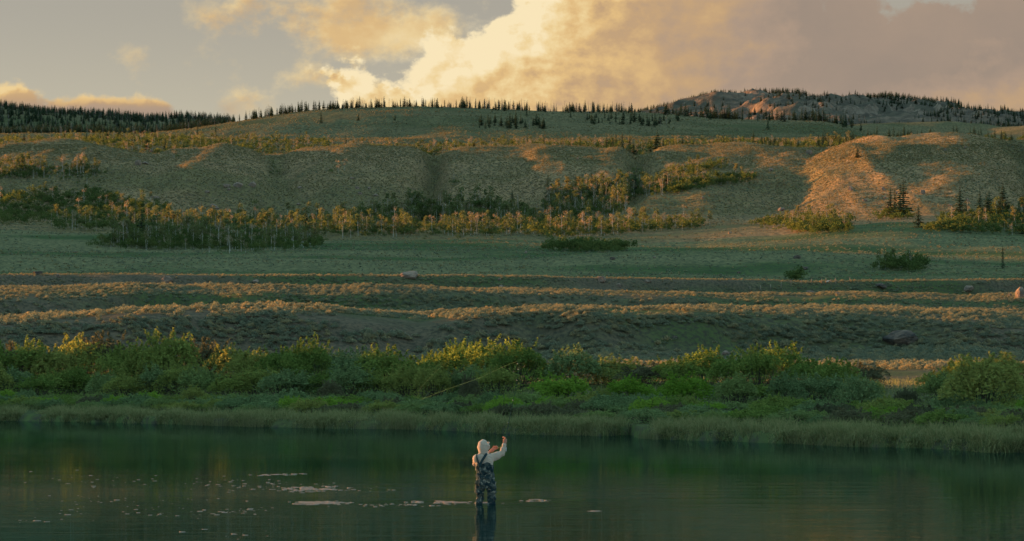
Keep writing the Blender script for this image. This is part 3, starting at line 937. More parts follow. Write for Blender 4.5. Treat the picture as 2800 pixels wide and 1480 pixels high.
# the 300 that show largest become individuals
py = 740 - F * np.tan(np.arctan((z - HC) / d) - TH)
vis = (pxs > 5) & (pxs < 2795) & (py < c_top(pxs) - 6) & (d < 420)
app = np.where(vis, scl / d, 0)
big300 = np.argsort(-app)[:300]
mask = np.zeros(len(d), bool); mask[big300] = True
for i in big300:
    where = 'on the sunlit strip right behind the willows' if py[i] > 958 else ('on the shaded slope left of the fishing line' if pxs[i] < 1000 else
            ('on the open shaded slope above the thicket behind the angler' if pxs[i] < 1700 else 'on the shaded slope around the large dark boulder'))
    link('sagebrush', SAGE[int(rg.integers(6))], None, (x[i], d[i], z[i] - 0.03), rg.random() * 6.28, (scl[i] * 1.1, scl[i] * 1.1, scl[i]),
         label=f'rounded grey-green sagebrush clump {where}', category='sagebrush', group='sagebrush clumps on the near slope')
k = ~mask
scatter('sagebrush_flats', SAGE, np.stack([x[k], d[k], z[k] - 0.03], 1), rg.random(k.sum()) * 6.28, np.stack([scl[k] * 1.1, scl[k] * 1.1, scl[k]], 1), rg.integers(0, 6, k.sum()),
        'countless grey-green sagebrush clumps covering the terraces of the plain', 'sagebrush')

# smaller sage on the meadow, hillside and upper hill
n = 95000
pxs = rg.uniform(-300, 3100, n)
d = np.concatenate([660 + 640 * rg.random(int(n * .20)), 1280 + 560 * rg.random(int(n * .46)), 2300 + 620 * rg.random(n - int(n * .20) - int(n * .46))])
x = (pxs - 1400) / F * d
pn = fbm(x / 40, d / 55, 3, 66)
keep = pn > -0.30 + 0.5 * rg.random(n) - 0.2
pxs, d, x = pxs[keep], d[keep], x[keep]
ex = np.array([spot(a_, b_) for a_, b_ in zip(rg.uniform(-60, 2860, 34000), 396 + 190 * rg.random(34000) ** 1.6)])
x = np.concatenate([x, ex[:, 0]]); d = np.concatenate([d, ex[:, 1]]); pxs = 1400 + F * x / d
rim = np.array([spot(a_, b_) for a_, b_ in zip(rg.uniform(-60, 2860, 12000), 380 + 62 * rg.random(12000))])  # all-straw tufts added along the brow to strengthen its golden light
nrim = len(rim); x = np.concatenate([x, rim[:, 0]]); d = np.concatenate([d, rim[:, 1]])
z = ground_z(x, d)
scl = (0.5 + 0.6 * rg.random(len(d))) * np.where(d > 2200, 1.5, 1.0) * np.where(d < 1280, 0.9, 1.0)
scatter('hillside_sagebrush', TUFT, np.stack([x, d, z - 0.05], 1), rg.random(len(d)) * 6.28, np.stack([scl, scl, scl * 0.8], 1), rg.integers(0, 4, len(d)) + np.where((rg.random(len(d)) < np.where(np.arange(len(d)) >= len(d) - nrim, 2.0, np.where(d > 1280, 0.6, 0.15)) + 0.5 * fbm(x / 45, d / 60, 2, 69)), 4, 0),
        'small sagebrush and grass tufts covering the meadow and the hillsides', 'sagebrush')

# ------------------------------------------------------------------ trees
def make_aspen(rg, H, dry, name):
    b = np.array([0, 0, -0.3])
    k1 = rg.normal(size=2) * 0.25; k2 = k1 + rg.normal(size=2) * 0.25
    pts = np.array([b, [k1[0], k1[1], H * .5], [k2[0], k2[1], H * .95]])
    tr = MB(); tr.add(*tube(pts, [0.15, 0.11, 0.05], 5, False))
    lob = []
    for i in range(9 if not dry else 6):
        hz = H * (0.42 + 0.52 * rg.random()) ; an = rg.random() * 6.28
        rr = (0.5 + 0.9 * rg.random()) * (1 - 0.6 * (hz / H - 0.5))
        s_ = 0.85 + 0.65 * rg.random()
        c = np.array([k2[0] + rr * math.cos(an), k2[1] + rr * math.sin(an), hz])
        lob.append((*c, s_, s_, s_ * 1.15))
        tr.add(*tube(np.array([[k1[0] * hz / H, k1[1] * hz / H, hz - 1.2], c]), [0.07, 0.03], 3, False))
    c = lobes_points(rg, 210 if not dry else 110, lob, (0.45, 1.1), -1.0)
    sz = (0.72 if not dry else 0.52) * (0.6 + 0.8 * rg.random(len(c)))
    v, f = leaves(c, sz, sz * 0.75, rg)
    return mesh_np(name + '_crown', v, f, [M['aspen_dry' if dry else 'aspen']]), tr.mesh(name + '_trunk', [M['bark']])


def make_conifer(rg, H, Rm, name):
    tr = MB(); tr.add(*tube(np.array([[0, 0, -0.4], [0, 0, H]]), [0.22, 0.03], 5, False))
    V_, F_ = [], []; n0 = 0
    nw = 17
    for i in range(nw):
        q_ = i / (nw - 1); zc = H * (0.06 + 0.92 * q_)
        rad = Rm * (1 - q_) ** (0.6 + 0.15 * (Rm > 2)) * (0.6 + 0.7 * rg.random()) + 0.12
        nb = 8 if q_ < 0.7 else 5
        a0 = rg.random() * 6.28
        for j in range(nb):
            if rg.random() < 0.13: continue
            a = a0 + 6.28 * j / nb + rg.normal() * 0.2; r_ = rad * (0.65 + 0.6 * rg.random())
            dv = np.array([math.cos(a), math.sin(a), 0]); sd = np.array([-math.sin(a), math.cos(a), 0]) * r_ * 0.42
            top = np.array([0, 0, zc + 0.35 * H / nw]); tip = dv * r_ + np.array([0, 0, zc - 0.55 * H / nw])
            mid = dv * r_ * 0.55 + np.array([0, 0, zc])
            V_ += [top, mid + sd, tip, mid - sd]; F_.append((n0, n0 + 1, n0 + 2, n0 + 3)); n0 += 4
    return mesh_np(name + '_crown', np.array(V_), np.array(F_), [M['conifer']]), tr.mesh(name + '_trunk', [M['cbark']])


def make_snag(rg, H, name):
    tr = MB(); tr.add(*tube(np.array([[0, 0, -0.4], [rg.normal() * .2, rg.normal() * .2, H]]), [0.22, 0.05], 5, False))
    for i in range(16):
        zc = H * (0.3 + 0.68 * rg.random()); a = rg.random() * 6.28; r_ = 1.5 * (1.15 - zc / H) + 0.3
        tr.add(*tube(np.array([[0, 0, zc], [r_ * math.cos(a), r_ * math.sin(a), zc + r_ * 0.35]]), [0.07, 0.03], 3, False))
    return tr.mesh(name + '_trunk', [M['snag']])


def make_sapling(rg, name):
    lob = [(rg.normal() * 0.7, rg.normal() * 0.7, 1.4 + 1.1 * rg.random(), 0.75, 0.75, 1.2) for _ in range(5)]
    c = lobes_points(rg, 110, lob, (0.5, 1.1), -0.7); c[:, 2] = np.maximum(c[:, 2], 0.1)
    sz = 0.48 * (0.6 + 0.8 * rg.random(len(c)))
    v, f = leaves(c, sz, sz * 0.7, rg)
    return mesh_np(name, v, f, [M['sapling']])


rg = np.random.default_rng(9)
ASP = [make_aspen(rg, 11.0, False, 'aspen') for _ in range(5)]
DRY = [make_aspen(rg, 11.5, True, 'dry_aspen') for _ in range(4)]
CON = [make_conifer(rg, 12.0, r_, 'conifer') for r_ in (1.9, 2.4, 2.9, 1.6, 3.3)]
SNAG = [make_snag(rg, 10.5, 'snag') for _ in range(3)]
SAP = [make_sapling(rg, 'sapling') for _ in range(4)]


def both(me1, me2, name):
    """one mesh of a crown and its trunk, for the uncountable rest"""
    v1 = np.empty(len(me1.vertices) * 3, np.float32); me1.vertices.foreach_get('co', v1)
    v2 = np.empty(len(me2.vertices) * 3, np.float32); me2.vertices.foreach_get('co', v2)
    f1 = np.empty(len(me1.loops), np.int32); me1.loops.foreach_get('vertex_index', f1)
    f2 = np.empty(len(me2.loops), np.int32); me2.loops.foreach_get('vertex_index', f2)
    f = np.concatenate([f1.reshape(-1, 4), f2.reshape(-1, 4) + len(me1.vertices)])
    me = mesh_np(name, np.concatenate([v1.reshape(-1, 3), v2.reshape(-1, 3)]), f, [me1.materials[0], me2.materials[0]])
    mi = np.zeros(len(f), np.int32); mi[len(f1) // 4:] = 1
    me.polygons.foreach_set('material_index', mi)
    return me


def in_poly(x, y, poly):
    ins = np.zeros(len(x), bool); n_ = len(poly)
    for i in range(n_):
        x1, y1 = poly[i]; x2, y2 = poly[(i + 1) % n_]
        c = ((y1 > y) != (y2 > y)) & (x < (x2 - x1) * (y - y1) / (y2 - y1 + 1e-9) + x1)
        ins ^= c
    return ins


def in_grove(poly, n_):
    poly = np.array(poly, float); lo, hi = poly.min(0), poly.max(0)
    xs = rg.uniform(lo[0], hi[0], n_ * 8); ys = rg.uniform(lo[1], hi[1], n_ * 8)
    k_ = in_poly(xs, ys, poly)
    xs = xs[k_][:n_]; ys = ys[k_][:n_]
    xs = xs + rg.normal(size=len(xs)) * 9 * (rg.random(len(xs)) < .5); ys = ys + rg.normal(size=len(ys)) * 4 * (rg.random(len(ys)) < .4)
    return [spot(a, b) for a, b in zip(xs, ys)]


aspens, saplings, conifers, snags = [], [], [], []      # (x, y, z, size, where)


def grove(poly, na, dryp, ns, nc, where, asz=1.0, ssz=1.0):
    for p in in_grove(poly, na): aspens.append((*p, asz * (0.30 + 0.62 * rg.random() ** 1.3), where, rg.random() < dryp))
    for p in in_grove(poly, ns): saplings.append((*p, ssz * (0.4 + 1.1 * rg.random() ** 1.7)))
    for p in in_grove(poly, nc): conifers.append((*p, 0.55 + 0.5 * rg.random(), where))


G1 = [(240, 676), (330, 655), (480, 640), (700, 636), (860, 652), (885, 682), (700, 689), (420, 687)]
G2 = [(130, 612), (350, 600), (600, 606), (900, 598), (1080, 572), (1180, 556), (1300, 552), (1430, 566), (1480, 600), (1480, 646), (1200, 648), (900, 649), (700, 648), (420, 640), (150, 630)]
G3 = [(1470, 604), (1620, 612), (1720, 618), (1925, 612), (1925, 627), (1720, 640), (1560, 652), (1470, 650)]
G4 = [(1480, 585), (1500, 540), (1540, 520), (1650, 508), (1760, 500), (1860, 496), (1850, 524), (1720, 545), (1720, 575), (1620, 600), (1520, 600)]
G4b = [(1780, 535), (1860, 500), (1990, 488), (2060, 486), (2060, 500), (1940, 512), (1840, 532)]
G5 = [(1835, 478), (1880, 462), (1985, 452), (1985, 462), (1900, 478), (1860, 486)]
G6 = [(-60, 545), (120, 528), (260, 525), (380, 560), (480, 578), (440, 600), (200, 606), (-60, 622)]
G7 = [(-60, 480), (60, 455), (120, 455), (130, 490), (-60, 495)]
G7b = [(150, 470), (200, 452), (268, 455), (275, 482), (160, 486)]
grove(G1, 210, .2, 700, 0, 'in the lowest grove at the foot of the hill')
grove(G2, 500, .2, 1600, 6, 'in the long grove along the foot of the hill')
grove(G3, 120, .4, 520, 0, 'at the right end of the grove at the foot of the hill')
grove(G4, 240, .35, 620, 8, 'in the sunlit grove climbing the middle of the hillside', 1.05)
grove(G4b, 16, .5, 330, 0, 'above the shrub strip on the hillside')
grove(G5, 12, .6, 90, 0, 'in the small stand below the hill brow')
grove(G6, 22, .7, 900, 0, 'among the dark shrubs low on the left of the hillside')
grove(G7, 45, .3, 120, 0, 'in the stand high on the left of the hillside')
grove(G7b, 34, .6, 60, 0, 'in the pale stand high on the left of the hillside')
grove([(2060, 615), (2140, 605), (2220, 600), (2320, 608), (2330, 634), (2200, 636), (2110, 630)], 34, .4, 260, 0, 'in the small grove right of the hillside at its foot', .8)
grove([(2150, 624), (2340, 626), (2320, 638), (2170, 638)], 0, 0, 120, 0, '', 1, .9)
grove([(2390, 596), (2440, 588), (2500, 594), (2500, 602), (2400, 603)], 0, 0, 70, 0, '', 1, .8)
grove([(2570, 600), (2640, 590), (2720, 580), (2900, 575), (2900, 650), (2760, 645), (2580, 636)], 40, .4, 520, 12, 'in the grove at the right edge of the picture')
grove([(2520, 628), (2600, 622), (2640, 640), (2540, 636)], 0, 0, 60, 0, '', 1, .8)
grove([(1485, 688), (1500, 682), (1600, 678), (1690, 681), (1720, 688), (1640, 691)], 0, 0, 240, 0, '', 1, .95)
grove([(2385, 738), (2420, 726), (2490, 722), (2535, 728), (2530, 742), (2490, 746)], 14, .3, 120, 0, 'in the small clump on the rolling meadow', .55, .9)
grove([(2148, 768), (2165, 764), (2190, 766), (2188, 771)], 0, 0, 26, 0, '', 1, .8)
grove([(120, 462), (300, 470), (290, 500), (100, 505)], 6, .5, 70, 0, 'in the stand high on the left of the hillside', 1, .6)
for a, b in ((1500, 575), (930, 470), (750, 480), (480, 430), (1300, 540), (1250, 500), (690, 560), (390, 560), (270, 575), (340, 560)):
    grove([(a - 14, b - 4), (a + 14, b - 4), (a + 14, b + 4), (a - 14, b + 4)], 2, .7, 4, 0, 'standing alone on the open hillside', .8, .7)
# behind the hill brow: rows on the bench, feet hidden by the brow
def bench(x0, x1, d0, d1, na, dryp, ns, nc, where, asz=1.0):
    for i in range(max(na, ns, nc)):
        px_ = rg.uniform(x0, x1); d_ = rg.uniform(d0, d1); x_ = (px_ - 1400) / F * d_; z_ = float(ground_z(x_, d_))
        if i < na: aspens.append((x_, d_, z_, asz * (0.48 + 0.38 * rg.random()), where, rg.random() < dryp))
        px_ = rg.uniform(x0, x1); d_ = rg.uniform(d0, d1); x_ = (px_ - 1400) / F * d_; z_ = float(ground_z(x_, d_))
        if i < ns: saplings.append((x_, d_, z_, 0.9 + 0.7 * rg.random()))
        px_ = rg.uniform(x0, x1); d_ = rg.uniform(d0, d1); x_ = (px_ - 1400) / F * d_; z_ = float(ground_z(x_, d_))
        if i < nc: conifers.append((x_, d_, z_, 0.42 + 0.48 * rg.random(), where))


bench(150, 560, 1960, 2500, 120, .25, 420, 14, 'on the bench below the dark forest')
bench(520, 900, 1920, 2330, 85, .3, 300, 4, 'on the bench behind the left part of the brow')
bench(900, 1180, 1920, 2120, 55, .5, 150, 4, 'on the bench behind the middle of the brow')
bench(1160, 1680, 1920, 2180, 120, .5, 300, 12, 'on the bench behind the rounded middle brow')
bench(1650, 2100, 1920, 2250, 50, .3, 260, 26, 'on the bench behind the second gully')
bench(2050, 2320, 1900, 2200, 45, .4, 200, 40, 'on the bench below the bare spur')
bench(2250, 2500, 1850, 2250, 6, .4, 60, 60, 'on the bench behind the right hill')
bench(2450, 2900, 1750, 2250, 4, .3, 80, 60, 'behind the right hill crest')
bench(-60, 160, 2050, 2400, 6, .3, 60, 4, 'on the bench below the dark forest')
for px_, h_ in ((1702, 1.5), (1720, .8), (1732, .95), (1740, .7), (1675, 1.0), (1794, 1.0), (1798, 1.5), (1988, 1.55), (2005, 1.6)):
    d_ = 1850; x_ = (px_ - 1400) / F * d_; conifers.append((x_, d_, float(ground_z(x_, d_)), h_, 'standing alone just behind the hill brow'))

# the skyline row and clumps on the upper hill
def sky_row(x0, x1, n_, d0, d1, where, s0=.32, s1=.62, sn=.3):
    for i in range(n_):
        px_ = rg.uniform(x0, x1); d_ = rg.uniform(d0, d1); x_ = (px_ - 1400) / F * d_; z_ = float(ground_z(x_, d_))
        if rg.random() < sn: snags.append((x_, d_, z_, 0.6 + 0.55 * rg.random(), where))
        else: conifers.append((x_, d_, z_, s0 + s1 * rg.random() ** 1.5, where))


sky_row(480, 700, 34, 2900, 3000, 'on the skyline left of the hill top')
for c_ in np.arange(700, 1745, 26):
    nn_ = int(rg.integers(3, 26))
    sky_row(c_ - 16, c_ + 16, nn_, 2890, 2960, 'on the skyline along the upper hill')
sky_row(1310, 1490, 42, 2700, 2760, 'in the dark clump below the upper hill top', .5, .6, .05)
sky_row(1600, 1860, 46, 2760, 2830, 'in the dark belt below the skyline', .5, .5, .1)
sky_row(1800, 2320, 130, 2890, 3010, 'on the crest of the bare spur', .6, .6, .12)
sky_row(1700, 2000, 70, 3000, 3120, 'on the skyline below the mountain', .7, .6, .5)
sky_row(2300, 2360, 5, 2860, 2950, 'on the crest of the bare spur', .7, .3, 0)
for px_, py_, h_ in ((2100, 355, .95), (878, 337, .9), (1440, 318, .8), (1560, 322, .7), (1750, 335, .6), (980, 330, .6), (1080, 330, .6), (2435, 590, 1.15), (2447, 592, 1.1), (2462, 594, 1.2), (2470, 592, 1.3), (2512, 622, .8),
                     (2742, 735, .55), (387, 655, .95), (2625, 592, 1.0), (2680, 600, 1.1), (2705, 600, 1.1), (2740, 610, .9), (540, 372, 1.2), (330, 385, 1.2), (590, 375, 1.0), (293, 390, 1.0), (2345, 432, .5)):
    conifers.append((*spot(px_, py_), h_, 'standing apart from the other conifers'))

# the far woods, one mass each
forest = []
n = 7500
pxs = rg.uniform(-450, 640, n); d = rg.uniform(2980, 3960, n); x = (pxs - 1400) / F * d
forest += list(np.stack([x, d, ground_z(x, d), 0.55 + 0.5 * rg.random(n), np.where(rg.random(n) < .33, 5 + rg.integers(0, 3, n), rg.integers(0, 5, n))], 1))
n = 9000
pxs = rg.uniform(1600, 3100, n); d = rg.uniform(4400, 5230, n); x = (pxs - 1400) / F * d
crest = np.clip((d - 4980) / 150, 0, 1) ** 2 + 0.85 * sstep(pxs, 2480, 2640) + 0.4 * sstep(fbm(x / 120, d / 160, 3, 71), -0.02, 0.25) + .25 * sstep(d, 4600, 4480)
k = rg.random(n) < np.clip(crest, 0, 1)
pxs, d, x = pxs[k], d[k], x[k]; n = len(d)
forest += list(np.stack([x, d, ground_z(x, d), 0.55 + 0.45 * rg.random(n), np.where(rg.random(n) < .35, 5 + rg.integers(0, 3, n), rg.integers(0, 5, n))], 1))
forest = np.array(forest)
scatter('distant_forest', [both(c_, t_, 'forest_conifer') for c_, t_ in CON] + SNAG, forest[:, :3], rg.random(len(forest)) * 6.28, forest[:, 3], forest[:, 4].astype(int),
        'dense dark conifer forest with grey dead trees on the far hill and the mountain', 'forest')


def largest(lst, n_):
    d_ = np.array([a[3] / a[1] for a in lst]); px_ = np.array([1400 + F * a[0] / a[1] for a in lst])
    d_ = np.where((px_ < 0) | (px_ > 2800), 0, d_)
    o_ = np.argsort(-d_); return set(o_[:n_].tolist())


top = largest(aspens, 300)
rest = []
for i, (x_, y_, z_, s_, where, dry) in enumerate(aspens):
    if i in top:
        c_, t_ = (DRY if dry else ASP)[int(rg.integers(4))]
        tree('aspen_tree', (('trunk', t_), ('crown', c_)), (x_, y_, z_), rg.random() * 6.28, s_,
             f'{"thin pinkish" if dry else "leafy green"} aspen {where}', 'tree', 'aspens on the hillside and its foot')
    else:
        rest.append((x_, y_, z_, s_, rg.integers(4) + (4 if dry else 0)))
rest = np.array(rest, float)
scatter('aspen_forest', [both(c_, t_, 'forest_aspen') for c_, t_ in ASP[:4] + DRY], rest[:, :3], rg.random(len(rest)) * 6.28, rest[:, 3], rest[:, 4].astype(int),
        'pale-trunked aspen woods across the hillside and behind its brow', 'forest')
sp = np.array(saplings, float)
scatter('sapling_undergrowth', SAP, sp[:, :3], rg.random(len(sp)) * 6.28, sp[:, 3], rg.integers(0, 4, len(sp)),
        'dense green undergrowth of saplings and shrubs below the aspens', 'undergrowth')
top = largest(conifers, 300)
rest = []
for i, (x_, y_, z_, s_, where) in enumerate(conifers):
    if i in top:
        c_, t_ = CON[int(rg.integers(5))]
        tree('conifer_tree', (('trunk', t_), ('crown', c_)), (x_, y_, z_), rg.random() * 6.28, (s_ * (.7 + .7 * rg.random()), s_ * (.7 + .7 * rg.random()), s_ * (0.85 + .35 * rg.random())),
             f'dark pointed conifer {where}', 'tree', 'conifers on the hills')
    else:
        rest.append((x_, y_, z_, s_, rg.integers(5)))
if rest:
    rest = np.array(rest, float)
    scatter('conifer_woods', [both(c_, t_, 'woods_conifer') for c_, t_ in CON], rest[:, :3], rg.random(len(rest)) * 6.28, rest[:, 3], rest[:, 4].astype(int),
            'further dark conifers on the upper hill and the bench', 'forest')
for (x_, y_, z_, s_, where) in snags:
    link('dead_tree', SNAG[int(rg.integers(3))], None, (x_, y_, z_), rg.random() * 6.28, s_, label=f'bare grey dead tree {where}', category='tree', group='dead trees on the skyline')

# ------------------------------------------------------------------ boulders
import bmesh
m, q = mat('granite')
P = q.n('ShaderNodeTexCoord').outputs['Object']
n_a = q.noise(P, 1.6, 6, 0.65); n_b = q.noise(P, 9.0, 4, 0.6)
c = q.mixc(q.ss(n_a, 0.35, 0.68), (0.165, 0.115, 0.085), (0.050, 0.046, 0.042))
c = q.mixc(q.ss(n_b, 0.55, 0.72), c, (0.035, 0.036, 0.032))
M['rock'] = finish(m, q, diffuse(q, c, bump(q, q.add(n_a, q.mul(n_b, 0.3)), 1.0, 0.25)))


m, q = mat('pale_lit_granite')  # paler granite copy; for lit boulders the sunlight is put into its colour
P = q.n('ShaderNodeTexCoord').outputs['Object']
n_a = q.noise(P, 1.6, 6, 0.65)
M['pale_lit_rock'] = finish(m, q, diffuse(q, q.mixc(q.ss(n_a, 0.35, 0.68), (0.27, 0.185, 0.135), (0.145, 0.108, 0.085)), bump(q, n_a, 1.0, 0.25)))


def make_rock(rg, flat):
    bm = bmesh.new(); bmesh.ops.create_icosphere(bm, subdivisions=4, radius=1.0)
    bm.verts.ensure_lookup_table()
    v = np.array([x_.co[:] for x_ in bm.verts])
    v *= 1 + 0.16 * (fbm(v[:, 0] * 1.3 + rg.random() * 50, v[:, 1] * 1.3 + v[:, 2] * 1.7, 3, int(rg.integers(90)))[:, None])
    for i in range(16):
        nrm = rg.normal(size=3); nrm /= np.linalg.norm(nrm); dd = 0.58 + 0.3 * rg.random()
        ov = np.maximum(0, v @ nrm - dd); v -= ov[:, None] * nrm * 0.93
    v += 0.075 * np.stack([fbm(v[:, 1] * 6, v[:, 2] * 6, 2, 80), fbm(v[:, 0] * 6, v[:, 2] * 6, 2, 81), fbm(v[:, 0] * 6, v[:, 1] * 6, 2, 82)], 1)
    if flat: v[:, 2] = np.where(v[:, 2] > 0.55, 0.55 + (v[:, 2] - 0.55) * 0.2, v[:, 2])
    lo, hi = v.min(0), v.max(0)
    v = (v - (lo + hi) / 2) / (hi - lo) * 2
    for i, x_ in enumerate(bm.verts): x_.co = v[i]
    me = bpy.data.meshes.new('boulder'); bm.to_mesh(me); bm.free(); me.materials.append(M['rock'])
    for p_ in me.polygons: p_.use_smooth = False
    return me


rg = np.random.default_rng(17)
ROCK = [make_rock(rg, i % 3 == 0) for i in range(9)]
PALE_LIT = []
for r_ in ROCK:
    p_ = r_.copy(); p_.materials.clear(); p_.materials.append(M['pale_lit_rock']); PALE_LIT.append(p_)
BOULDERS = [
    (2466, 938, 98, 36, 'large dark craggy boulder lying alone on the shaded sage slope'),
    (1118, 758, 54, 17, 'long pale slab boulder on the crest of the top terrace'),
    (457, 772, 34, 17, 'dark angular boulder on the top terrace above the sunlit strip'),
    (2790, 815, 32, 30, 'tall square reddish boulder cut by the right edge of the picture'),
    (2762, 812, 16, 9, 'low boulder just left of the tall square boulder'),
    (2647, 798, 32, 14, 'broad reddish boulder near the right end of the terrace'),
    (2407, 790, 34, 12, 'flat brown boulder on the terrace behind the fence end'),
    (2290, 809, 11, 10, 'round sunlit boulder below the fence posts'),
    (2216, 803, 22, 8, 'low sunlit boulder below the middle of the fence'),
    (2180, 707, 22, 9, 'grey boulder out on the middle of the rolling meadow'),
    (2199, 737, 22, 8, 'grey boulder at the rim of the shaded hollow'),
    (2020, 748, 10, 6, 'small grey stone left of the shaded hollow'),
    (1995, 639, 10, 6, 'small pale stone at the foot of the hill right of the groves'),
    (1645, 771, 22, 14, 'pointed reddish boulder on the top terrace in the middle'),
    (1692, 783, 15, 8, 'dark low stone right of the pointed reddish boulder'),
    (1370, 786, 18, 7, 'dark flat stone on the sunlit strip above the angler'),
    (1772, 773, 18, 6, 'flat stone second right of the pointed reddish boulder'),
    (1366, 766, 9, 6, 'tiny pale stone on the top terrace above the angler'),
    (158, 758, 15, 8, 'small reddish boulder on the terrace crest at far left'),
    (104, 752, 24, 10, 'dark low boulder just beyond the terrace crest at far left'),
    (698, 772, 20, 7, 'reddish half-buried stone on the top terrace left of the long slab'),
    (1438, 693, 9, 7, 'small pale stone left of the dark thicket on the meadow'),
    (1676, 710, 17, 7, 'low stone below the dark thicket on the meadow'),
    (1790, 706, 9, 5, 'tiny pale stone right below the dark thicket on the meadow'),
    (206, 692, 11, 5, 'low stone left below the lowest aspen grove'),
    (1984, 972, 22, 13, 'dark stone with a pale tip above the willows right of the angler'),
    (1590, 975, 28, 16, 'dark rough rock right behind the sunlit willow tops'),
    (1846, 924, 15, 5, 'dark flat stone half hidden by sage on the shaded slope'),
    (2195, 938, 15, 6, 'dark low stone on the shaded slope left of the large boulder'),
    (2310, 905, 20, 6, 'dark low stone above and left of the large boulder'),
    (378, 452, 20, 14, 'large pale boulder high on the left of the hillside'),
    (397, 450, 17, 7, 'low boulder right against the large pale hillside boulder'),
    (428, 546, 15, 9, 'round grey boulder alone low on the left hillside'),
    (414, 541, 7, 5, 'small stone left of the round grey hillside boulder'),
    (620, 512, 20, 9, 'leftmost of the three big boulders in the row on the hillside'),
    (650, 512, 26, 13, 'middle of the three big boulders in the row on the hillside'),
    (690, 510, 20, 13, 'rightmost of the three big boulders in the row on the hillside'),
    (626, 523, 9, 6, 'small stone below the leftmost boulder of the row'),
    (567, 527, 14, 6, 'flat stone left below the row of three boulders'),
    (585, 567, 18, 10, 'dark upper boulder of the pair low on the hillside'),
    (593, 572, 12, 7, 'dark lower boulder of the pair low on the hillside'),
    (976, 517, 10, 7, 'left one of two round stones on the middle hillside'),
    (1010, 517, 10, 7, 'right one of two round stones on the middle hillside'),
    (984, 532, 11, 6, 'flat stone below the two round stones on the hillside'),
    (1028, 536, 15, 6, 'pointed low stone right below the two round stones'),
    (962, 490, 13, 6, 'low stone above the two round stones on the hillside'),
    (820, 513, 13, 6, 'low grey stone left of the two round hillside stones'),
    (816, 561, 11, 6, 'low grey stone above the grove left of the middle'),
    (2326, 522, 13, 13, 'sunlit upright boulder, the left one on the right hill'),
    (2416, 519, 12, 9, 'sunlit round boulder in the middle of the right hill'),
    (2450, 529, 8, 7, 'small sunlit stone between two boulders on the right hill'),
    (2523, 531, 13, 12, 'largest sunlit boulder on the right hill face'),
    (2420, 543, 8, 6, 'small sunlit stone under the round boulder on the right hill'),
    (2365, 551, 13, 6, 'low sunlit stone low on the right hill'),
    (2430, 569, 13, 10, 'sunlit boulder right above the two conifers on the right hill'),
    (2645, 550, 9, 7, 'sunlit stone above the right edge grove'),
    (2598, 564, 12, 6, 'low stone left above the right edge grove'),
    (2136, 577, 22, 9, 'dark boulder above the small grove left of the right hill'),
    (2212, 424, 24, 13, 'sunlit rock outcrop on the crest left of the right hill'),
    (2108, 468, 12, 9, 'dark rock beside the shrubs on the sunlit slope'),
    (1922, 543, 9, 6, 'small pale stone on the slope below the shrub strip'),
    (1580, 436, 6, 5, 'tiny pale stone under the rounded middle brow'),
    (415, 416, 16, 6, 'pale flat rock on the left part of the hill brow'),
    (2640, 405, 8, 5, 'pale stone near the top of the right hill'),
    (2585, 412, 10, 6, 'pale low stone near the top of the right hill'),
]
for px_, py_, w_, h_, lb in BOULDERS:
    x_, d_, z_ = spot(px_, py_)
    sw = w_ / 2 / F * d_; sh = h_ / F * d_
    sub = rg.random() * 6.28
    link('boulder', (PALE_LIT if d_ > 1000 or 'pale' in lb or 'reddish' in lb or 'sunlit' in lb else ROCK)[int(rg.integers(9))], None, (x_, d_, z_ + sh * 0.30), sub, (sw * 1.08, sw * 0.95, sh * 0.72), label=lb, category='boulder', group='boulders strewn over the plain and hill')

# ------------------------------------------------------------------ wire fence on the terrace
M['wood'] = plain_mat('grey_post_wood', (0.26, 0.20, 0.145), (0.16, 0.125, 0.095), 6)
M['wire'] = plain_mat('rusty_wire', (0.10, 0.075, 0.06))
posts = [spot(a, b) for a, b in ((2051, 800), (2079, 797), (2107, 793), (2136, 788), (2163, 785), (2191, 782), (2219, 779), (2247, 777), (2259, 778), (2272, 779), (2285, 778), (2324, 774))]
o0 = posts[0]
fence = link('wire_fence', None, None, o0, label='row of thin weathered fence posts with wire across the top terrace', category='fence')
post_me = mesh_np('post', *tube(np.array([[0, 0, -0.3], [0.015, 0, 0.6], [0.03, 0.01, 1.35]]), [0.085, 0.08, 0.075], 7), [M['wood']])
for p in posts:
    link('post', post_me, fence, (p[0] - o0[0], p[1] - o0[1], p[2] - o0[2]), rg.random() * 6.28, (1, 1, 0.85 + 0.25 * rg.random()))
for hz in (0.45, 0.8, 1.15):
    link('wire', mesh_np('wire', *tube(np.array([[p[0] - o0[0], p[1] - o0[1], p[2] - o0[2] + hz] for p in posts]), 0.004, 4), [M['wire']]), fence)
x_, d_, z_ = spot(2263, 776)
M['pale'] = plain_mat('bleached_wood', (0.62, 0.58, 0.52), (0.48, 0.44, 0.38), 3)
bl = MB(); bl.add(*tube(np.array([[-0.32, 0, 0.08], [-0.1, 0.02, 0.14], [0.15, 0, 0.22], [0.36, -0.02, 0.34]]), [0.07, 0.10, 0.09, 0.05], 8))
link('bleached_log', bl.mesh('bleached_log', [M['pale']]), None, (x_, d_, z_ + 0.25), 0.3, 1.3, label='small bleached white log among the sage beside the fence', category='log')

# ------------------------------------------------------------------ foam drifting on the river
m, q = mat('river_foam')
P = q.n('ShaderNodeTexCoord').outputs['Object']
fc = q.mixc(q.noise(P, 30, 3), (0.37, 0.26, 0.19), (0.20, 0.145, 0.11))
M['foam'] = finish(m, q, diffuse(q, fc, bump(q, q.noise(P, 60, 3), 1.0, 0.02)))


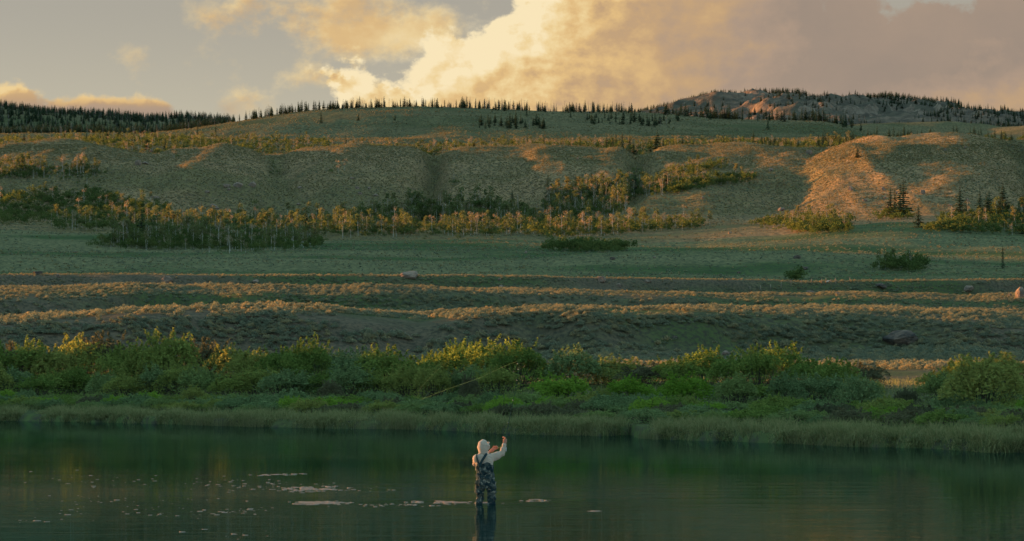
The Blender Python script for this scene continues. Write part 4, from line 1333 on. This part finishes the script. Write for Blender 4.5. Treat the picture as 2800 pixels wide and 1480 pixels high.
def flakes(pxy, rad, rg, hgt=0.35):
    """low irregular domes of foam; pxy in picture points on the water plane"""
    V_, F_, n0 = [], [], 0
    for (px_, py_), r_ in zip(pxy, rad):
        d_ = HC / -float(tanel(py_)); x_ = float(tanaz(px_, py_)) * d_
        k_ = 9; an = np.arange(k_) / k_ * 6.283 + rg.random()
        rr = r_ * (0.7 + 0.6 * rg.random(k_)); h_ = min(0.010, r_ * hgt) * (0.6 + 0.6 * rg.random())
        sx_ = 1.0 + 0.8 * rg.random()
        o_ = np.stack([x_ + rr * np.cos(an) * sx_, d_ + rr * np.sin(an), np.full(k_, -0.004)], 1)
        i_ = np.stack([x_ + rr * 0.75 * np.cos(an) * sx_, d_ + rr * 0.75 * np.sin(an), np.full(k_, h_ * 0.8)], 1)
        V_.append(np.concatenate([o_, i_, [[x_, d_, h_]]]))
        for j in range(k_):
            j2 = (j + 1) % k_
            F_ += [(n0 + j, n0 + j2, n0 + k_ + j2), (n0 + j, n0 + k_ + j2, n0 + k_ + j), (n0 + k_ + j, n0 + k_ + j2, n0 + 2 * k_)]
        n0 += 2 * k_ + 1
    return np.concatenate(V_), np.array(F_)


rg = np.random.default_rng(23)


def raft(cx, cy, hw, hh, n_, r0, r1, label, skew=0.0):
    a = rg.random(n_) * 6.283; r_ = np.sqrt(rg.random(n_)) * (0.9 + 0.25 * rg.normal(size=n_))
    px_ = cx + hw * r_ * np.cos(a); py_ = cy + hh * r_ * np.sin(a) + skew * (px_ - cx)
    k_ = fbm(px_ / 30.0, py_ / 2.2, 3, 77) > 0.0 + 0.3 * (r_ - 0.6)
    px_, py_ = px_[k_], py_[k_]
    v, f = flakes(np.stack([px_, py_], 1), r0 + (r1 - r0) * rg.random(len(px_)) ** 2.5, rg)
    link('foam_raft', mesh_np('foam_raft', v, f, [M['foam']], True), kind='stuff', label=label, category='foam')


raft(868, 1376, 78, 5.5, 900, 0.012, 0.055, 'dense pale foam raft on the water left of the angler')
raft(1215, 1374, 92, 4.0, 800, 0.012, 0.05, 'long pale foam raft drifting at the angler\'s knees', 0.02)
raft(1330, 1376, 46, 2.6, 300, 0.012, 0.05, 'short end of foam around the angler\'s legs')
raft(860, 1337, 105, 8, 520, 0.012, 0.05, 'loose streaked foam raft upstream of the dense one', -0.03)
raft(1470, 1369, 42, 4, 90, 0.012, 0.05, 'small group of foam flecks right of the angler')
raft(1628, 1398, 20, 1.2, 36, 0.012, 0.05, 'single small foam streak furthest right on the water')
raft(760, 1298, 100, 2.5, 120, 0.015, 0.06, 'thin far foam streaks on the darker water', -0.02)
pts, rad = [], []
for cx, cy, hw, hh, n_ in ((400, 1318, 330, 14, 70), (700, 1330, 140, 12, 90), (330, 1368, 300, 14, 50), (420, 1402, 260, 14, 70), (690, 1395, 90, 8, 30), (1040, 1382, 130, 5, 50), (150, 1425, 150, 10, 12),
                           (640, 1460, 160, 14, 18), (1000, 1340, 60, 12, 12), (200, 1290, 180, 14, 14), (1080, 1345, 60, 8, 5), (1180, 1300, 150, 40, 6)):
    for i in range(int(n_ * 0.65)):
        pts.append((cx + hw * rg.normal() * 0.6, cy + hh * rg.normal() * 0.6)); rad.append(0.010 + 0.035 * rg.random() ** 2)
v, f = flakes(pts, rad, rg)
link('foam_flecks', mesh_np('foam_flecks', v, f, [M['foam']], True), kind='stuff', label='scattered small pale foam flecks on the left half of the river', category='foam')

# ------------------------------------------------------------------ the angler
AX, AD = float(tanaz(1325, 1378)) * 55.6, 55.6


def P2(px_, py_, dy):
    """local point of the figure from its place in the photograph (140 px per metre), dy away from the camera"""
    return np.array([(px_ - 1325) / 140.0, dy, (1378 - py_) / 140.0])


def etube(pts, rx, ry=None, k=14):
    """closed elliptical loft; ry is the half depth"""
    pts = np.asarray(pts, float); rx = np.asarray(rx, float); ry = rx if ry is None else np.asarray(ry, float)
    tg = np.gradient(pts, axis=0); tg /= np.linalg.norm(tg, axis=1)[:, None] + 1e-9
    V_, F_ = [], []
    for i, p in enumerate(pts):
        yv = np.array([0, 1.0, 0]) if abs(tg[i][1]) < 0.85 else np.array([1.0, 0, 0])
        a = np.cross(yv, tg[i]); a /= np.linalg.norm(a); b = np.cross(tg[i], a)
        for j in range(k):
            w = 6.28318 * j / k
            V_.append(p + a * rx[i] * math.cos(w) + b * ry[i] * math.sin(w))
    n = len(pts)
    for i in range(n - 1):
        for j in range(k):
            F_.append((i * k + j, i * k + (j + 1) % k, (i + 1) * k + (j + 1) % k, (i + 1) * k + j))
    V_ += [pts[0], pts[-1]]; c0, c1 = n * k, n * k + 1
    for j in range(k):
        F_.append((c0, (j + 1) % k, j)); F_.append((c1, (n - 1) * k + j, (n - 1) * k + (j + 1) % k))
    return V_, F_


def ball(c, r, k=14):
    c = np.asarray(c, float); r = np.broadcast_to(np.asarray(r, float), (3,))
    zs = np.sin(np.linspace(-1.45, 1.45, 9))
    return etube(np.stack([np.full(9, c[0]), np.full(9, c[1]), c[2] + r[2] * zs], 1), r[0] * np.sqrt(1 - zs ** 2) + 1e-4, r[1] * np.sqrt(1 - zs ** 2) + 1e-4, k)


def fuse(name, pieces, material, voxel, wrinkle=0.0, seed=0, parent=None, smooth=6):
    """fuses lofts into one continuous surface"""
    me = bpy.data.meshes.new(name); V_, F_ = [], []
    for v, f in pieces:
        o = len(V_); V_ += [tuple(p) for p in v]; F_ += [tuple(int(i) + o for i in q_) for q_ in f]
    me.from_pydata(V_, [], F_); me.update()
    tmp = bpy.data.objects.new(name + '_tmp', me); COL.objects.link(tmp)
    md = tmp.modifiers.new('r', 'REMESH'); md.mode = 'VOXEL'; md.voxel_size = voxel
    ms = tmp.modifiers.new('s', 'SMOOTH'); ms.factor = 0.5; ms.iterations = smooth
    dg = bpy.context.evaluated_depsgraph_get()
    out_ = bpy.data.meshes.new_from_object(tmp.evaluated_get(dg))
    bpy.data.objects.remove(tmp)
    n_ = len(out_.vertices); co = np.empty(n_ * 3, np.float32); out_.vertices.foreach_get('co', co); co = co.reshape(-1, 3)
    if wrinkle:
        no = np.empty(n_ * 3, np.float32); out_.vertices.foreach_get('normal', no); no = no.reshape(-1, 3)
        a = fbm(co[:, 0] * 9 + co[:, 1] * 6, co[:, 2] * 22 + co[:, 0] * 5, 3, seed)
        co = co + no * (wrinkle * a)[:, None]
        out_.vertices.foreach_set('co', np.ascontiguousarray(co, np.float32).ravel())
    for p_ in out_.polygons: p_.use_smooth = True
    out_.materials.clear(); out_.materials.append(material); out_.name = name; out_.update()
    return link(name, out_, parent)


def cloth_mat(name, c1, c2, scale):
    m_, q_ = mat(name)
    P_ = q_.n('ShaderNodeTexCoord').outputs['Object']
    c_ = q_.mixc(q_.ss(q_.noise(P_, scale, 4), 0.3, 0.7), c1, c2)
    return finish(m_, q_, diffuse(q_, c_, bump(q_, q_.noise(P_, 320, 2), 0.4, 0.004)))


M['skin'] = cloth_mat('skin', (0.40, 0.20, 0.14), (0.33, 0.155, 0.105), 25)
M['shirt'] = cloth_mat('pale_shirt', (0.43, 0.335, 0.265), (0.36, 0.28, 0.22), 8)
M['strap'] = cloth_mat('strap_webbing', (0.020, 0.040, 0.045), (0.030, 0.050, 0.055), 30)
m, q = mat('camouflage_cloth')
P = q.n('ShaderNodeTexCoord').outputs['Object']
Pw = q.n('ShaderNodeVectorMath', operation='ADD'); q.put(Pw.inputs[0], P)
q.put(Pw.inputs[1], q.vscale(q.noise(P, 14, 2, col=True), (0.05, 0.05, 0.05)))
n1 = q.noise(Pw.outputs[0], 11, 2, 0.5); n2_ = q.noise(q.vscale(Pw.outputs[0], (1, 1, 0.8)), 17, 2, 0.5); n3 = q.noise(Pw.outputs[0], 8, 1)
c = q.mixc(q.ss(n1, 0.49, 0.52), (0.020, 0.034, 0.036), (0.060, 0.070, 0.064))
c = q.mixc(q.ss(n2_, 0.58, 0.61), c, (0.185, 0.175, 0.145))
c = q.mixc(q.ss(n3, 0.60, 0.63), c, (0.012, 0.022, 0.026))
M['camo'] = finish(m, q, diffuse(q, c, bump(q, q.noise(P, 60, 3), 0.4, 0.008)))

angler = link('person', None, None, (AX, AD, 0), label='angler seen from behind in pale hooded shirt and camouflage waders, standing in the river', category='person')

# joints
neck = P2(1321, 1240, 0.02); head = P2(1321, 1221, 0.03)
shl = P2(1303, 1253, 0.0); shr = P2(1341, 1251, 0.02)
elr = P2(1373, 1240, 0.10); wrr = P2(1379.5, 1214, 0.16); har = P2(1381, 1205, 0.175)
ell_ = P2(1299, 1268, 0.30); wrl = P2(1339, 1236, 0.46); hal = P2(1351, 1229, 0.49)
pelv = P2(1326, 1322, 0.0)
hipl, knl, ftl = P2(1313, 1322, 0.0), P2(1312, 1360, 0.05), P2(1307, 1402, 0.0)
hipr, knr, ftr = P2(1341, 1322, 0.0), P2(1344, 1360, 0.03), P2(1344, 1402, 0.0)
LOW_Z = -0.58


def hand(wrist, palm, dirn, side, curl_axis, name_r):
    """palm plus four bent fingers and a thumb"""
    out_ = []
    dirn = np.asarray(dirn, float); dirn /= np.linalg.norm(dirn)
    side = np.asarray(side, float); side /= np.linalg.norm(side); nrm = np.cross(dirn, side)
    out_.append(etube([wrist, wrist * .4 + palm * .6, palm + dirn * 0.035], [0.028, 0.040, 0.036], [0.022, 0.024, 0.02], 10))
    for i, ln in enumerate((0.070, 0.080, 0.076, 0.060)):
        b0 = palm + dirn * 0.03 + side * (0.030 - 0.020 * i)
        b1 = b0 + dirn * ln * 0.42 + nrm * 0.012
        b2 = b1 + dirn * ln * 0.10 + nrm * ln * 0.40
        b3 = b2 - dirn * ln * 0.22 + nrm * ln * 0.16
        out_.append(etube([b0, b1, b2, b3], [0.0105, 0.0100, 0.0095, 0.008], None, 8))
    t0 = palm + side * 0.034 - dirn * 0.01; t1 = t0 + side * 0.022 + dirn * 0.022 + nrm * 0.012; t2 = t1 + dirn * 0.018 + nrm * 0.028 - side * 0.008
    out_.append(etube([t0, t1, t2], [0.0125, 0.0115, 0.009], None, 8))
    return out_


body = []
body.append(ball(head, (0.080, 0.098, 0.112)))
body.append(ball(head + [0.055, 0.075, -0.02], (0.022, 0.030, 0.022)))                      # nose and cheek side
body.append(etube([head + [0.03, 0.06, -0.07], head + [0.05, 0.085, -0.075]], [0.03, 0.018]))  # chin
body.append(etube([neck - [0, 0, .06], head - [0, 0, .05]], [0.058, 0.055]))
body.append(etube([pelv - [0, 0, .06], pelv + [0, 0, .05], P2(1326, 1290, 0), P2(1323, 1262, 0), P2(1321, 1247, 0.01), neck], [0.13, 0.145, 0.125, 0.14, 0.12, 0.05], [0.09, 0.10, 0.09, 0.10, 0.08, 0.05]))
body.append(etube([shl, ell_, wrl], [0.045, 0.038, 0.026])); body.append(etube([shr, elr, wrr], [0.045, 0.038, 0.026]))
body.append(etube([hipl, knl, ftl, [ftl[0], 0, LOW_Z]], [0.075, 0.055, 0.045, 0.04])); body.append(etube([hipr, knr, ftr, [ftr[0], 0, LOW_Z]], [0.075, 0.055, 0.045, 0.04]))
body += hand(wrr, har, (0.10, 0.25, 1.0), (-0.25, 1.0, -0.2), None, 'r')
body += hand(wrl, hal, (0.75, 0.25, 0.55), (-0.5, -0.3, 0.85), None, 'l')
fuse('body', body, M['skin'], 0.0075, 0, 0, angler, 3)

sh = []
sh.append(etube([P2(1326, 1285, 0), P2(1325, 1268, 0.0), P2(1322, 1256, 0.0), P2(1321, 1247, 0.005), P2(1321, 1241, 0.01)], [0.150, 0.170, 0.175, 0.150, 0.085], [0.105, 0.118, 0.120, 0.105, 0.075], 18))
sh.append(ball(shl + [0.0, 0.0, -0.01], (0.080, 0.085, 0.085))); sh.append(ball(shr + [0.005, 0, -0.01], (0.078, 0.08, 0.080)))
sh.append(etube([shr - [0.04, 0, .01], shr * .5 + elr * .5 + [0, 0, -.015], elr, elr * .45 + wrr * .55, wrr], [0.082, 0.078, 0.064, 0.050, 0.038]))
sh.append(ball(elr, 0.062))
sh.append(etube([shl, shl * .5 + ell_ * .5, ell_, ell_ * .4 + wrl * .6, wrl - (hal - wrl) * .2], [0.08, 0.070, 0.062, 0.050, 0.036]))
sh.append(ball(ell_, 0.060))
sh.append(ball(head + [-0.004, -0.012, 0.0], (0.113, 0.128, 0.140), 18))                     # hood
sh.append(etube([head + [-0.003, -0.02, -0.06], head + [0.0, -0.02, -0.115], neck + [0.0, -0.02, -0.02]], [0.100, 0.092, 0.105], [0.108, 0.098, 0.100]))
sh.append(etube([head + [0.075, 0.045, 0.06], head + [0.10, 0.05, 0.0], head + [0.09, 0.05, -0.07]], [0.03, 0.034, 0.03], [0.05, 0.05, 0.05]))  # hood rim
sh.append(etube([head + [0.085, 0.07, 0.065], head + [0.125, 0.11, 0.072]], [0.03, 0.012], [0.05, 0.03]))                                        # cap brim
fuse('hooded_shirt', sh, M['shirt'], 0.009, 0.016, 5, angler, 4)

wd = []
wd.append(etube([P2(1323.5, 1266, 0), P2(1325, 1278, 0), P2(1326.5, 1295, 0), P2(1327, 1312, 0), P2(1327, 1326, 0), P2(1327, 1335, 0)], [0.168, 0.172, 0.176, 0.190, 0.196, 0.185], [0.130, 0.135, 0.135, 0.145, 0.148, 0.135], 20))
wd.append(etube([hipl + [0, 0, .03], P2(1311.5, 1340, 0), knl, P2(1309, 1374, 0.02), P2(1308, 1384, 0.01), [ftl[0], 0, LOW_Z]], [0.102, 0.098, 0.080, 0.080, 0.082, 0.07]))
wd.append(etube([hipr + [0, 0, .03], P2(1343, 1340, 0), knr, P2(1344, 1374, 0.02), P2(1344.5, 1384, 0.01), [ftr[0], 0, LOW_Z]], [0.102, 0.096, 0.080, 0.078, 0.080, 0.07]))
waders = fuse('waders', wd, M['camo'], 0.010, 0.030, 9, angler, 3)


def ribbon(name, pts, w_, th, material, parent):
    pts = np.asarray(pts, float)
    pp = np.stack([np.interp(np.linspace(0, len(pts) - 1, 24), np.arange(len(pts)), pts[:, i]) for i in range(3)], 1)
    for _ in range(3): pp[1:-1] = (pp[:-2] + 2 * pp[1:-1] + pp[2:]) / 4
    tg = np.gradient(pp, axis=0); tg /= np.linalg.norm(tg, axis=1)[:, None]
    out_n = pp - np.array([-0.02, 0.02, 0]); out_n[:, 2] = 0.25 * np.maximum(0, pp[:, 2] - 0.9); out_n /= np.linalg.norm(out_n, axis=1)[:, None]
    sd = np.cross(tg, out_n); sd /= np.linalg.norm(sd, axis=1)[:, None]; nn_ = np.cross(sd, tg)
    V_, F_ = [], []
    for i in range(len(pp)):
        V_ += [pp[i] - sd[i] * w_ / 2 - nn_[i] * th, pp[i] + sd[i] * w_ / 2 - nn_[i] * th, pp[i] + sd[i] * w_ / 2 + nn_[i] * th, pp[i] - sd[i] * w_ / 2 + nn_[i] * th]
        if i:
            a = (i - 1) * 4; b = i * 4
            F_ += [(a + j, a + (j + 1) % 4, b + (j + 1) % 4, b + j) for j in range(4)]
    return link(name, mesh_np(name, V_, F_, [material]), parent)


ribbon('strap', [P2(1311, 1276, -.132), P2(1313, 1268, -.136), P2(1320, 1256, -.136), P2(1327, 1245, -.118), P2(1331, 1239.5, -.06), P2(1332, 1240, .05), P2(1331, 1250, .12)], 0.046, 0.008, M['strap'], waders)
ribbon('strap', [P2(1312, 1276, -.134), P2(1309, 1268, -.138), P2(1305, 1257, -.126), P2(1302.5, 1248, -.085), P2(1303, 1243, -.02), P2(1305, 1247, .08)], 0.042, 0.008, M['strap'], waders)

# ------------------------------------------------------------------ rod, reel and line
M['rod'] = plain_mat('rod_blank', (0.020, 0.035, 0.030))
M['cork'] = plain_mat('cork_grip', (0.42, 0.28, 0.17), (0.33, 0.21, 0.12), 60)
M['reel'] = plain_mat('silver_reel', (0.62, 0.60, 0.56), (0.5, 0.48, 0.45), 20, 0.4)
M['line'] = plain_mat('fly_line', (0.26, 0.33, 0.13))
grip = P2(1382.0, 1206, 0.20)
rod = link('fishing_rod', None, None, (AX, AD, 0), label='slender dark fly rod held upright in the angler\'s raised hand', category='fishing rod')
rp = np.array([P2(1382, 1222, 0.16), grip, P2(1388, 1170, 0.50), P2(1396, 1130, 0.90), P2(1406, 1085, 1.35), P2(1415, 1040, 1.8), P2(1420, 1005, 2.15), P2(1416, 986, 2.4)])
tt = np.linspace(0, len(rp) - 1, 40)
rq = np.stack([np.interp(tt, np.arange(len(rp)), rp[:, i]) for i in range(3)], 1)
for _ in range(4): rq[1:-1] = (rq[:-2] + 2 * rq[1:-1] + rq[2:]) / 4
link('blank', mesh_np('blank', *tube(rq, np.linspace(0.0085, 0.0028, 40), 6), [M['rod']]), rod)
link('grip', mesh_np('grip', *tube(np.array([rp[0], rp[0] * .5 + grip * .5, grip, grip + (rp[2] - grip) * 0.12]), [0.014, 0.016, 0.015, 0.012], 9), [M['cork']]), rod)
rc = rp[0] + np.array([0.004, -0.02, -0.05])
rl = MB()
rl.add(*tube(np.array([rc + [-0.018, 0, 0], rc + [-0.014, 0, 0]]), [0.046, 0.048], 18)); rl.add(*tube(np.array([rc + [-0.014, 0, 0], rc + [0.014, 0, 0]]), 0.034, 18)); rl.add(*tube(np.array([rc + [0.014, 0, 0], rc + [0.018, 0, 0]]), [0.048, 0.046], 18))
rl.add(*tube(np.array([rc, rp[0] + [0, 0, .01]]), 0.006, 6))
reel = link('reel', rl.mesh('reel', [M['reel']], True), rod)
link('crank_handle', mesh_np('crank_handle', *tube(np.array([rc + [0.018, 0.03, 0], rc + [0.045, 0.03, 0]]), [0.006, 0.008], 8), [M['rod']]), reel)
for f_ in (0.35, 0.55, 0.72, 0.86, 0.97):
    c_ = rq[int(f_ * 39)]; an = np.linspace(0, 6.283, 9)
    link('guide', mesh_np('guide', *tube(np.stack([c_[0] - 0.012 + 0.008 * np.cos(an), np.full(9, c_[1]), c_[2] + 0.008 * np.sin(an)], 1), 0.0015, 4, False), [M['reel']]), rod)
lp = [(1416, 986), (1390, 997), (1360, 1010), (1318, 1032), (1271, 1048), (1231, 1062), (1196, 1075), (1165, 1088), (1149, 1093), (1142, 1089), (1143, 1075), (1153, 1057), (1175, 1034), (1185, 1022), (1210, 1001), (1229, 987)]
l3 = []
for i, (a, b) in enumerate(lp):
    d_ = AD + 2.4 + 0.25 * i if i < 9 else AD + 4.4 - 0.1 * (i - 8)
    if i == 0: l3.append(np.array([AX, AD, 0]) + rp[-1])
    else: l3.append(np.array([float(tanaz(a, b)) * d_, d_, HC + float(tanel(b)) * d_]))
l3 = np.array(l3)
tt = np.linspace(0, len(l3) - 1, 120)
lq = np.stack([np.interp(tt, np.arange(len(l3)), l3[:, i]) for i in range(3)], 1)
for _ in range(12): lq[1:-1] = (lq[:-2] + 2 * lq[1:-1] + lq[2:]) / 4
link('fishing_line', mesh_np('fishing_line', *tube(lq, np.concatenate([np.full(70, 0.0021), np.linspace(0.0021, 0.0012, 50)]), 5), [M['line']]),
     label='pale yellow-green fly line looping through the air left of the rod tip', category='fishing line')
# slack line from the left hand to the rod
sl = np.array([np.array([AX, AD, 0]) + p for p in (hal + [0.02, 0, 0.02], (hal + grip) / 2 + [0, 0.02, -0.05], grip + [0, 0.02, -0.02])])
link('slack_line', mesh_np('slack_line', *tube(sl, 0.002, 4), [M['line']]), label='short slack line between the angler\'s two hands', category='fishing line')
